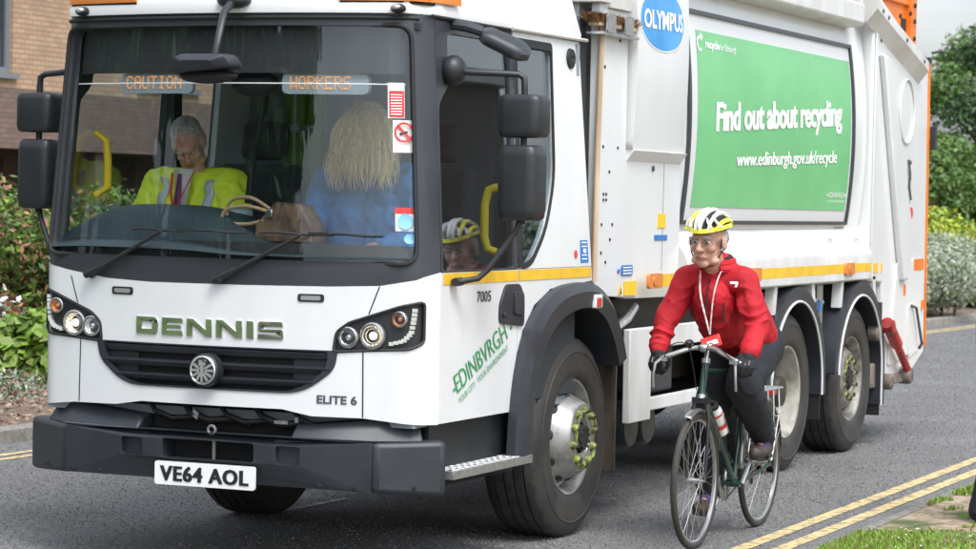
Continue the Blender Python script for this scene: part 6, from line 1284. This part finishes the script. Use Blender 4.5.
def hp(th, ph, s=1.0):                             # helmet ellipsoid: th from the crown, ph around (0 = front)
    return Hh(HC[0] + .094 * s * math.sin(th) * math.sin(ph), HC[1] + .132 * s * math.sin(th) * math.cos(ph), HC[2] + .096 * s * math.cos(th) + .0)
g = G(); g.grid(lambda u, v: hp(.02 + 1.50 * v, 2 * math.pi * u, .93), 36, 10); hm = obj('helmet', g, 'black_cloth', CY)
def band(x0, x1, wd, mt, name, th_f=1.42, th_b=1.35):
    """a raised rib running front to back over the crown at sideways position x"""
    g = G(); n = 26; v = []
    for i in range(n + 1):
        t = -1 + 2 * i / n
        ang = t * (th_f if t > 0 else th_b); x = (x0 + (x1 - x0) * (1 - t * t))
        y = .132 * math.sin(ang) * math.sqrt(max(.05, 1 - (x / .1) ** 2)) + HC[1]; zz = .096 * math.cos(ang) * math.sqrt(max(.05, 1 - (x / .1) ** 2)) + HC[2]
        nx = x / .1; w2 = wd * (.55 + .45 * (1 - t * t))
        for k, hgt in ((-1, .92), (-.8, 1.04), (0, 1.075), (.8, 1.04), (1, .92)):
            xx = x + k * w2 * math.cos(nx * 1.1); dz = -k * w2 * math.sin(nx * 1.1) * .9
            v.append(Hh(xx * hgt, HC[1] + (y - HC[1]) * hgt, HC[2] + (zz - HC[2]) * hgt + dz))
    g.add(v, [(5 * i + k, 5 * i + k + 1, 5 * i + k + 6, 5 * i + k + 5) for i in range(n) for k in range(4)]); return obj(name, g, mt, hm, smooth=50)
band(-.008, -.010, .011, 'helm_white', 'rib'); band(.012, .016, .011, 'helm_white', 'rib'); band(-.044, -.052, .011, 'helm_white', 'rib'); band(.044, .052, .012, 'helm_yellow', 'rib'); band(.072, .086, .012, 'helm_yellow', 'rib'); band(-.072, -.086, .012, 'helm_yellow', 'rib')
g = G()
for sx, mt in ((1, 0),):
    v = []; n = 40
    for i in range(n + 1):
        ph = 2 * math.pi * i / n; th0 = 1.50 + .06 * math.cos(2 * ph); 
        for th, s in ((th0 - .20, .93), (th0 - .18, 1.05), (th0, 1.06), (th0 + .03, .93)): v.append(hp(th, ph, s))
    g.add(v, [(4 * i + k, 4 * i + k + 1, 4 * i + k + 5, 4 * i + k + 4) for i in range(n) for k in range(3)])
rim = obj('helmet_rim', g, 'helm_yellow', hm)
g = G()
for ph in (.0, .55, -.55, 1.0, -1.0, 2.4, -2.4, 3.1):
    g.tube([hp(1.32, ph - .10, 1.05), hp(1.05, ph * .9, 1.055), hp(.85, ph * .8, 1.05)], [.012, .010, .006], 6, flat=.7)
obj('helmet_bridge', g, 'helm_white', hm)
g = G()
for k in (1, -1): g.tube([Hh(k * .080, .03, .02), Hh(k * .074, .025, -.05), Hh(k * .045, .035, -.105), Hh(0, .045, -.122)], .006, 6, flat=.5); g.tube([Hh(k * .080, -.05, .01), Hh(k * .076, .015, -.045)], .005, 6, flat=.5)
obj('chin_strap', g, 'black_cloth', hm)
LY = empty('lanyard', (.69, 1.93, 1.05), 'red and white lanyard with red badge round the cyclist neck', 'lanyard')
g = G()
for k in (1, -1): g.tube(smoothpath([Vector((.668 + k * .070, 2.03, 1.435)), Vector((.668 + k * .052, 1.965, 1.385)), Vector((.675 + k * .035, 1.905, 1.28)), Vector((.69 + k * .012, 1.895, 1.15)), Vector((.698, 1.90, 1.08))]), .0046, 6, flat=.35)
M['lanyard_red'] = mat('lanyard_pink_white', (.62, .30, .28), .7, col2=(.7, .68, .66), vscale=40); obj('strap', g, 'lanyard_red', LY)
g = G(); g.obox((.703, 1.905, 1.042), (.046, .010, .016), (.002, .003, 0), (-.010, 0, .028)); bd = obj('badge', g, 'red_ink', LY, bevel=.004)
g = G(); g.obox((.712, 1.9005, 1.040), (.024, .005, .008), (.002, .0015, 0), (-.004, 0, .010)); obj('badge_print', g, 'white_ink', bd)
# ---------------- driver
def seated(name, label, cx, cy, hz, hfv, huv, hdx, coat, hairm, sw_=.20, sz_=1.775):
    e = empty('person', (cx, cy + .1, 1.15), label, 'person'); hc_ = Vector((cx + hdx, cy + .02, hz)); g = G(); Hq, rt_ = head_prims(g, hc_, hfv, huv); nk = Vector((cx, cy + .09, 1.845)); g.cap(Hq(0, -.03, -.07), nk + Vector((0, 0, -.06)), .055, .065)
    shl = {s: Vector((cx + s * sw_, cy + .10, sz_)) for s in (1, -1)}; elb = {s: Vector((cx + s * (sw_ + .09), cy + .02, 1.52)) for s in (1, -1)}; wri = {s: Vector((cx + s * .17, cy - .20, 1.50)) for s in (1, -1)}
    g.cap((cx, cy + .16, 1.2), (cx, cy + .12, 1.70), .085, .085); g.cap(shl[-1], shl[1], .05, .05)
    for s in (1, -1):
        g.cap(shl[s], elb[s], .05, .04); g.cap(elb[s], wri[s], .04, .028); hand(g, wri[s], (-s * .3, -.8, -.1), (0, -.1, 1), (-s, 0, .2), .95, .8); g.cap((cx + s * .1, cy + .15, 1.2), (cx + s * .14, cy - .32, 1.22), .08, .06); g.cap((cx + s * .14, cy - .32, 1.22), (cx + s * .14, cy - .38, .82), .06, .045)
    b_ = fobj('body', g, 'skin', e, .008, 3); face_parts(b_, Hq, rt_, eyes=name != 'driver')
    g = G(); g.cap((cx - .07, cy + .14, 1.22), (cx - .09, cy + .11, 1.68), .14, .13); g.cap((cx + .07, cy + .14, 1.22), (cx + .09, cy + .11, 1.68), .14, .13); g.cap(shl[-1], shl[1], .088, .088)
    for s in (1, -1): g.cap(shl[s], elb[s], .085, .072); g.cap(elb[s], elb[s].lerp(wri[s], .85), .07, .05)
    j_ = fobj('jacket', g, coat, e, .009, 6, (.013, 8.5))
    g = G()
    for s in (1, -1): g.cap((cx + s * .1, cy + .15, 1.2), (cx + s * .14, cy - .32, 1.22), .10, .08); g.cap((cx + s * .14, cy - .32, 1.22), (cx + s * .14, cy - .38, .84), .08, .06)
    fobj('trousers', g, 'navy_cloth', e, .012, 3); return e, j_, Hq, rt_, shl, elb, wri, nk
dx, dy = -1.645, .66
DRV, dj, Hq, rt_, shl, elb, wri, nk = seated('driver', 'driver in yellow hi vis jacket looking down behind the windscreen', dx, dy, 1.985, (.30, -.66, -.72), (0, -.7, 1), .0, 'hivis', 'hair_grey')
g = G(); g.ell(Hq(0, -.030, .052), (.079, .092, .078), rt_, 24, 14); 
for k in (1, -1): g.ell(Hq(k * .068, -.025, .0), (.018, .05, .05), rt_)
obj('hair', g, 'hair_grey', DRV)
def onj(p, d=(0, -1, 0)):                          # drop a point onto the jacket surface
    return p
def ribbon(name, path, wd, mt, par, jacket, d):
    bm = bmesh.new(); bm.from_mesh(jacket.data); from mathutils.bvhtree import BVHTree; bv = BVHTree.FromBMesh(bm); bm.free(); v = []; n = 0
    for i, p in enumerate(path):
        t = (path[min(i + 1, len(path) - 1)] - path[max(i - 1, 0)]).normalized()
        h0 = bv.find_nearest(p); nr = h0[1]; sd_ = t.cross(nr).normalized()
        for k in (-1, -.33, .33, 1):
            q = bv.find_nearest(h0[0] + sd_ * wd * k); v.append(q[0] + q[1] * .003)
        n += 1
    g = G(); g.add(v, [(4 * i + k, 4 * i + k + 1, 4 * i + k + 5, 4 * i + k + 4) for i in range(n - 1) for k in range(3)]); o = obj(name, g, mt, par, fix=False); md = o.modifiers.new('t', 'SOLIDIFY'); md.thickness = .003; md.offset = 1; return o
for s in (1, -1):
    ribbon('reflective_band', [Vector((dx + s * (.115 + .01 * i), dy - .06 - .01 * min(i, 4), 1.83 - .045 * i)) for i in range(9)], .026, 'reflective', dj, dj, None)
    c0 = shl[s].lerp(elb[s], .62); ax = (elb[s] - shl[s]).normalized(); o1 = ax.orthogonal().normalized(); o2 = ax.cross(o1); ribbon('reflective_band', [c0 + (o1 * math.cos(a) + o2 * math.sin(a)) * .10 for a in np.linspace(0, 2 * math.pi, 20)], .026, 'reflective', dj, dj, None)
g = G(); g.grid(lambda u, v: (dx + (-.055 + .11 * u) * (1 - .75 * v), dy - .022 - .03 * math.sin(math.pi * u) - .03 * v, 1.86 - .26 * v), 8, 10); g2 = obj('shirt', g, 'body_grey_white', DRV)
g = G(); g.grid(lambda u, v: (dx + (-.5 + u) * (.024 + .03 * v), dy - .060 - .034 * v - .004 * math.sin(math.pi * u), 1.835 - .22 * v), 4, 8); M['tie'] = mat('purple_tie', (.17, .035, .12), .6, var=.4, vscale=40); obj('tie', g, 'tie', DRV)
g = G()
for k in (1, -1): g.tube([(dx + k * .06, dy - .03, 1.84), (dx + k * .035, dy - .085, 1.74), (dx + .0, dy - .115, 1.62)], .006, 6, flat=.4)
obj('neck_strap', g, 'red_ink', DRV)
# ---------------- passenger, turned away, long blonde hair
px_, py_ = -.755, .84
PAS, pj, Hq, rt_, shl, elb, wri, nk = seated('passenger', 'passenger with long blonde hair and blue jacket turned away behind the windscreen', px_, py_, 2.02, (-.55, .80, -.05), (0, 0, 1), .02, 'blue_cloth', 'hair_blonde', .225, 1.815)
g = G(); hc2 = Vector((px_ + .02, py_ - .01, 2.05)); g.ell(hc2 + Vector((0, -.01, .03)), (.105, .115, .125), None, 28, 18)
RH_ = random.Random(5)
def lock(g, a, rad, th, jit, nside):
    r1 = .098 * rad; st_p = hc2 + Vector((r1 * math.cos(a), -.005 + r1 * 1.05 * math.sin(a), .05)); drop = .12 + .17 * RH_.random() * jit; sp_ = 1.0 + .42 * (RH_.random() * jit + .5 * (1 - jit))
    en = hc2 + Vector((r1 * sp_ * math.cos(a) + RH_.uniform(-.03, .03) * jit, -.03 + r1 * sp_ * 1.15 * math.sin(a), -drop)); md_ = (st_p + en) / 2 + Vector((.026 * math.cos(a) + RH_.uniform(-.010, .010) * jit, -.016, .03))
    wv = Vector((.010 * math.sin(a * 5 + drop * 30), 0, 0)) * (1.6 if jit > .9 else .6)
    g.tube(smoothpath([hc2 + Vector((.02 * math.cos(a), .02 * math.sin(a), .150)), st_p + Vector((0, 0, .03)), st_p.lerp(md_, .6) + wv, md_.lerp(en, .45) - wv, en + wv * .5], 4), [th * .6] + [th] * 11 + [th * .9, th * .75, th * .55, th * .35, th * .1], nside)
for i in range(40): lock(g, -math.pi * .95 + math.pi * 1.25 * i / 39, .92, .026, .5, 8)
hm_ = fuse(g, .007, 8, 'hair'); hb_ = obj('hair', hm_, 'hair_blonde', PAS, smooth=80, fix=False)
g = G()
for i in range(620): lock(g, -math.pi * .95 + math.pi * 1.25 * RH_.random(), 1.10 + .10 * RH_.random(), .0026, 1.0, 3)
M['hair_strand'] = mat('blonde_hair_strands', (.88, .70, .40), .45, island=.28)
obj('hair_strands', g, 'hair_strand', hb_, smooth=80, fix=False)
# ---------------- pedestrian stepping into the frame at the right (only a leg shows)
PE = empty('person', (1.86, 3.6, .03), 'pedestrian on the verge, only a dark trouser leg showing at picture edge', 'person')
g = G(); Hq, rt_ = head_prims(g, (1.95, 3.52, 1.66), (-.4, -.9, 0), (0, 0, 1)); g.cap(Hq(0, -.03, -.07), (1.97, 3.6, 1.42), .055, .065); g.cap((1.97, 3.6, .98), (1.97, 3.6, 1.36), .12, .13); g.cap((1.80, 3.6, 1.40), (2.14, 3.6, 1.40), .06, .06)
LG = {1: (Vector((2.06, 3.62, .95)), Vector((2.08, 3.50, .52)), Vector((2.10, 3.52, .11))), -1: (Vector((1.93, 3.60, .95)), Vector((1.83, 3.58, .52)), Vector((1.725, 3.60, .11)))}
for s in (1, -1):
    a, b, c = LG[s]; g.cap(a, b, .08, .055); g.cap(b, c, .05, .035); g.cap(c, c + Vector((.03, -.1, -.06)), .035, .03); sh_ = Vector((1.97 + s * .19, 3.6, 1.39)); el_ = Vector((1.97 + s * .24, 3.62, 1.10)); wr_ = Vector((1.97 + s * .22, 3.5, .86)); g.cap(sh_, el_, .05, .04); g.cap(el_, wr_, .04, .028); hand(g, wr_, (0, -.1, -1), (s, 0, 0), (0, -1, 0), .95, .5)
b_ = fobj('body', g, 'skin', PE, .009, 3); face_parts(b_, Hq, rt_)
g = G(); g.cap((1.97, 3.6, .95), (1.97, 3.6, 1.36), .155, .165); g.cap((1.80, 3.6, 1.39), (2.14, 3.6, 1.39), .08, .08)
for s in (1, -1): sh_ = Vector((1.97 + s * .19, 3.6, 1.39)); el_ = Vector((1.97 + s * .24, 3.62, 1.10)); wr_ = Vector((1.97 + s * .22, 3.5, .86)); g.cap(sh_, el_, .075, .06); g.cap(el_, el_.lerp(wr_, .9), .06, .045)
fobj('coat', g, 'black_cloth', PE, .012, 4, (.008, 7))
g = G(); g.cap((1.90, 3.6, .95), (2.04, 3.6, .95), .12, .12)
for s in (1, -1): a, b, c = LG[s]; g.cap(a, b, .105, .075); g.cap(b, c + Vector((0, 0, -.035)), .076, .066)
fobj('trousers', g, mat('dark_blue_denim', (.018, .022, .034), .85, var=.3, vscale=14), PE, .009, 4, (.006, 8))
for s in (1, -1):
    a, b, c = LG[s]; g = G(); g.cap(c + Vector((.01, .03, -.055)), c + Vector((.04, -.15, -.065)), .042, .036); g.cap(c, c + Vector((0, .01, -.05)), .042, .044); fobj('shoe', g, 'black_cloth', PE, .007, 3)
g = G(); g.ell(Hq(0, -.03, .05), (.082, .095, .085), rt_); obj('hair', g, 'hair_grey', PE)
# ---------------- loose things in the cab
BG = empty('handbag', (-.86, .33, 1.52), 'brown leather handbag with looped straps standing on the dashboard', 'handbag')
g = G(); g.prism([(-.965, .12, 1.525), (-.655, .12, 1.525), (-.665, .13, 1.60), (-.735, .155, 1.695), (-.875, .155, 1.705), (-.955, .13, 1.60)], (0, .13, 0))
bgm = fuse(g, .005, 9, 'bag_body'); cloth_folds(bgm, [(Vector((-.82, .13, 1.66)), Vector((1, 0, .15)).normalized(), .09, 110, .009), (Vector((-.70, .13, 1.60)), Vector((.5, 0, .8)), .07, 70, .006), (Vector((-.92, .13, 1.60)), Vector((-.5, 0, .8)), .07, 70, .006)], .004); obj('bag_body', bgm, 'bag', BG, smooth=70, fix=False)
g = G(); g.obox((-.885, .125, 1.655), (.016, 0, 0), (0, .006, 0), (0, 0, .018)); obj('bag_clasp', g, 'chrome', BG, bevel=.003)
g = G()
for q in (0, .04): g.tube(smoothpath([Vector((-.90, .16 + q, 1.66)), Vector((-1.02, .15 + q, 1.685 + q)), Vector((-1.13, .15 + q, 1.665 + q)), Vector((-1.14, .15 + q, 1.61)), Vector((-1.02, .15 + q, 1.60)), Vector((-.92, .14 + q, 1.62))]), .009, 8)
M['strap_tan'] = mat('tan_strap', (.30, .20, .11), .5); obj('bag_strap', g, 'strap_tan', BG)
V_ = empty('hi_vis_vest', (-1.60, 1.86, 2.3), 'greenish hi vis vest hanging on the back wall of the cab', 'vest')
g = G(); g.grid(lambda u, v: (-1.72 + .24 * u * (1 + .1 * v), 1.84 + .025 * math.sin(u * 15 + v), 2.33 - .55 * v), 24, 10); o = obj('vest_cloth', g, 'vest', V_); md = o.modifiers.new('t', 'SOLIDIFY'); md.thickness = .012
g = G(); g.grid(lambda u, v: (-1.72 + .245 * u, 1.822 + .025 * math.sin(u * 15 + .5), 2.12 - .04 * v), 24, 2); g.grid(lambda u, v: (-1.67 + .035 * u, 1.823 + .025 * math.sin(u * 2 + 3), 2.33 - .5 * v), 3, 6); o = obj('reflective_band', g, 'reflective', V_); md = o.modifiers.new('t', 'SOLIDIFY'); md.thickness = .004

# ---- pieces that are parts in their own right
SPLIT = ('stem', 'nut_indicator', 'ramp_bolt', 'rivet', 'door_pillar', 'helmet_bridge', 'bumper_bolt', 'pressed_panel', 'door_lining', 'roof_gutter', 'grab_rail', 'yellow_sticker', 'blue_sticker', 'orange_sticker', 'mudguard_stay', 'panel_seam', 'hose', 'air_tank', 'garage_door', 'pier', 'roof_bracket', 'broom_bracket', 'warning_display', 'tailgate_rib', 'reflective_stripe', 'tailgate_handle', 'roof_fitting', 'rail_slot', 'pipe_union')
for o in list(COL.objects):
    if o.type == 'MESH' and o.name.split('.')[0] in SPLIT and not o.children: split(o)
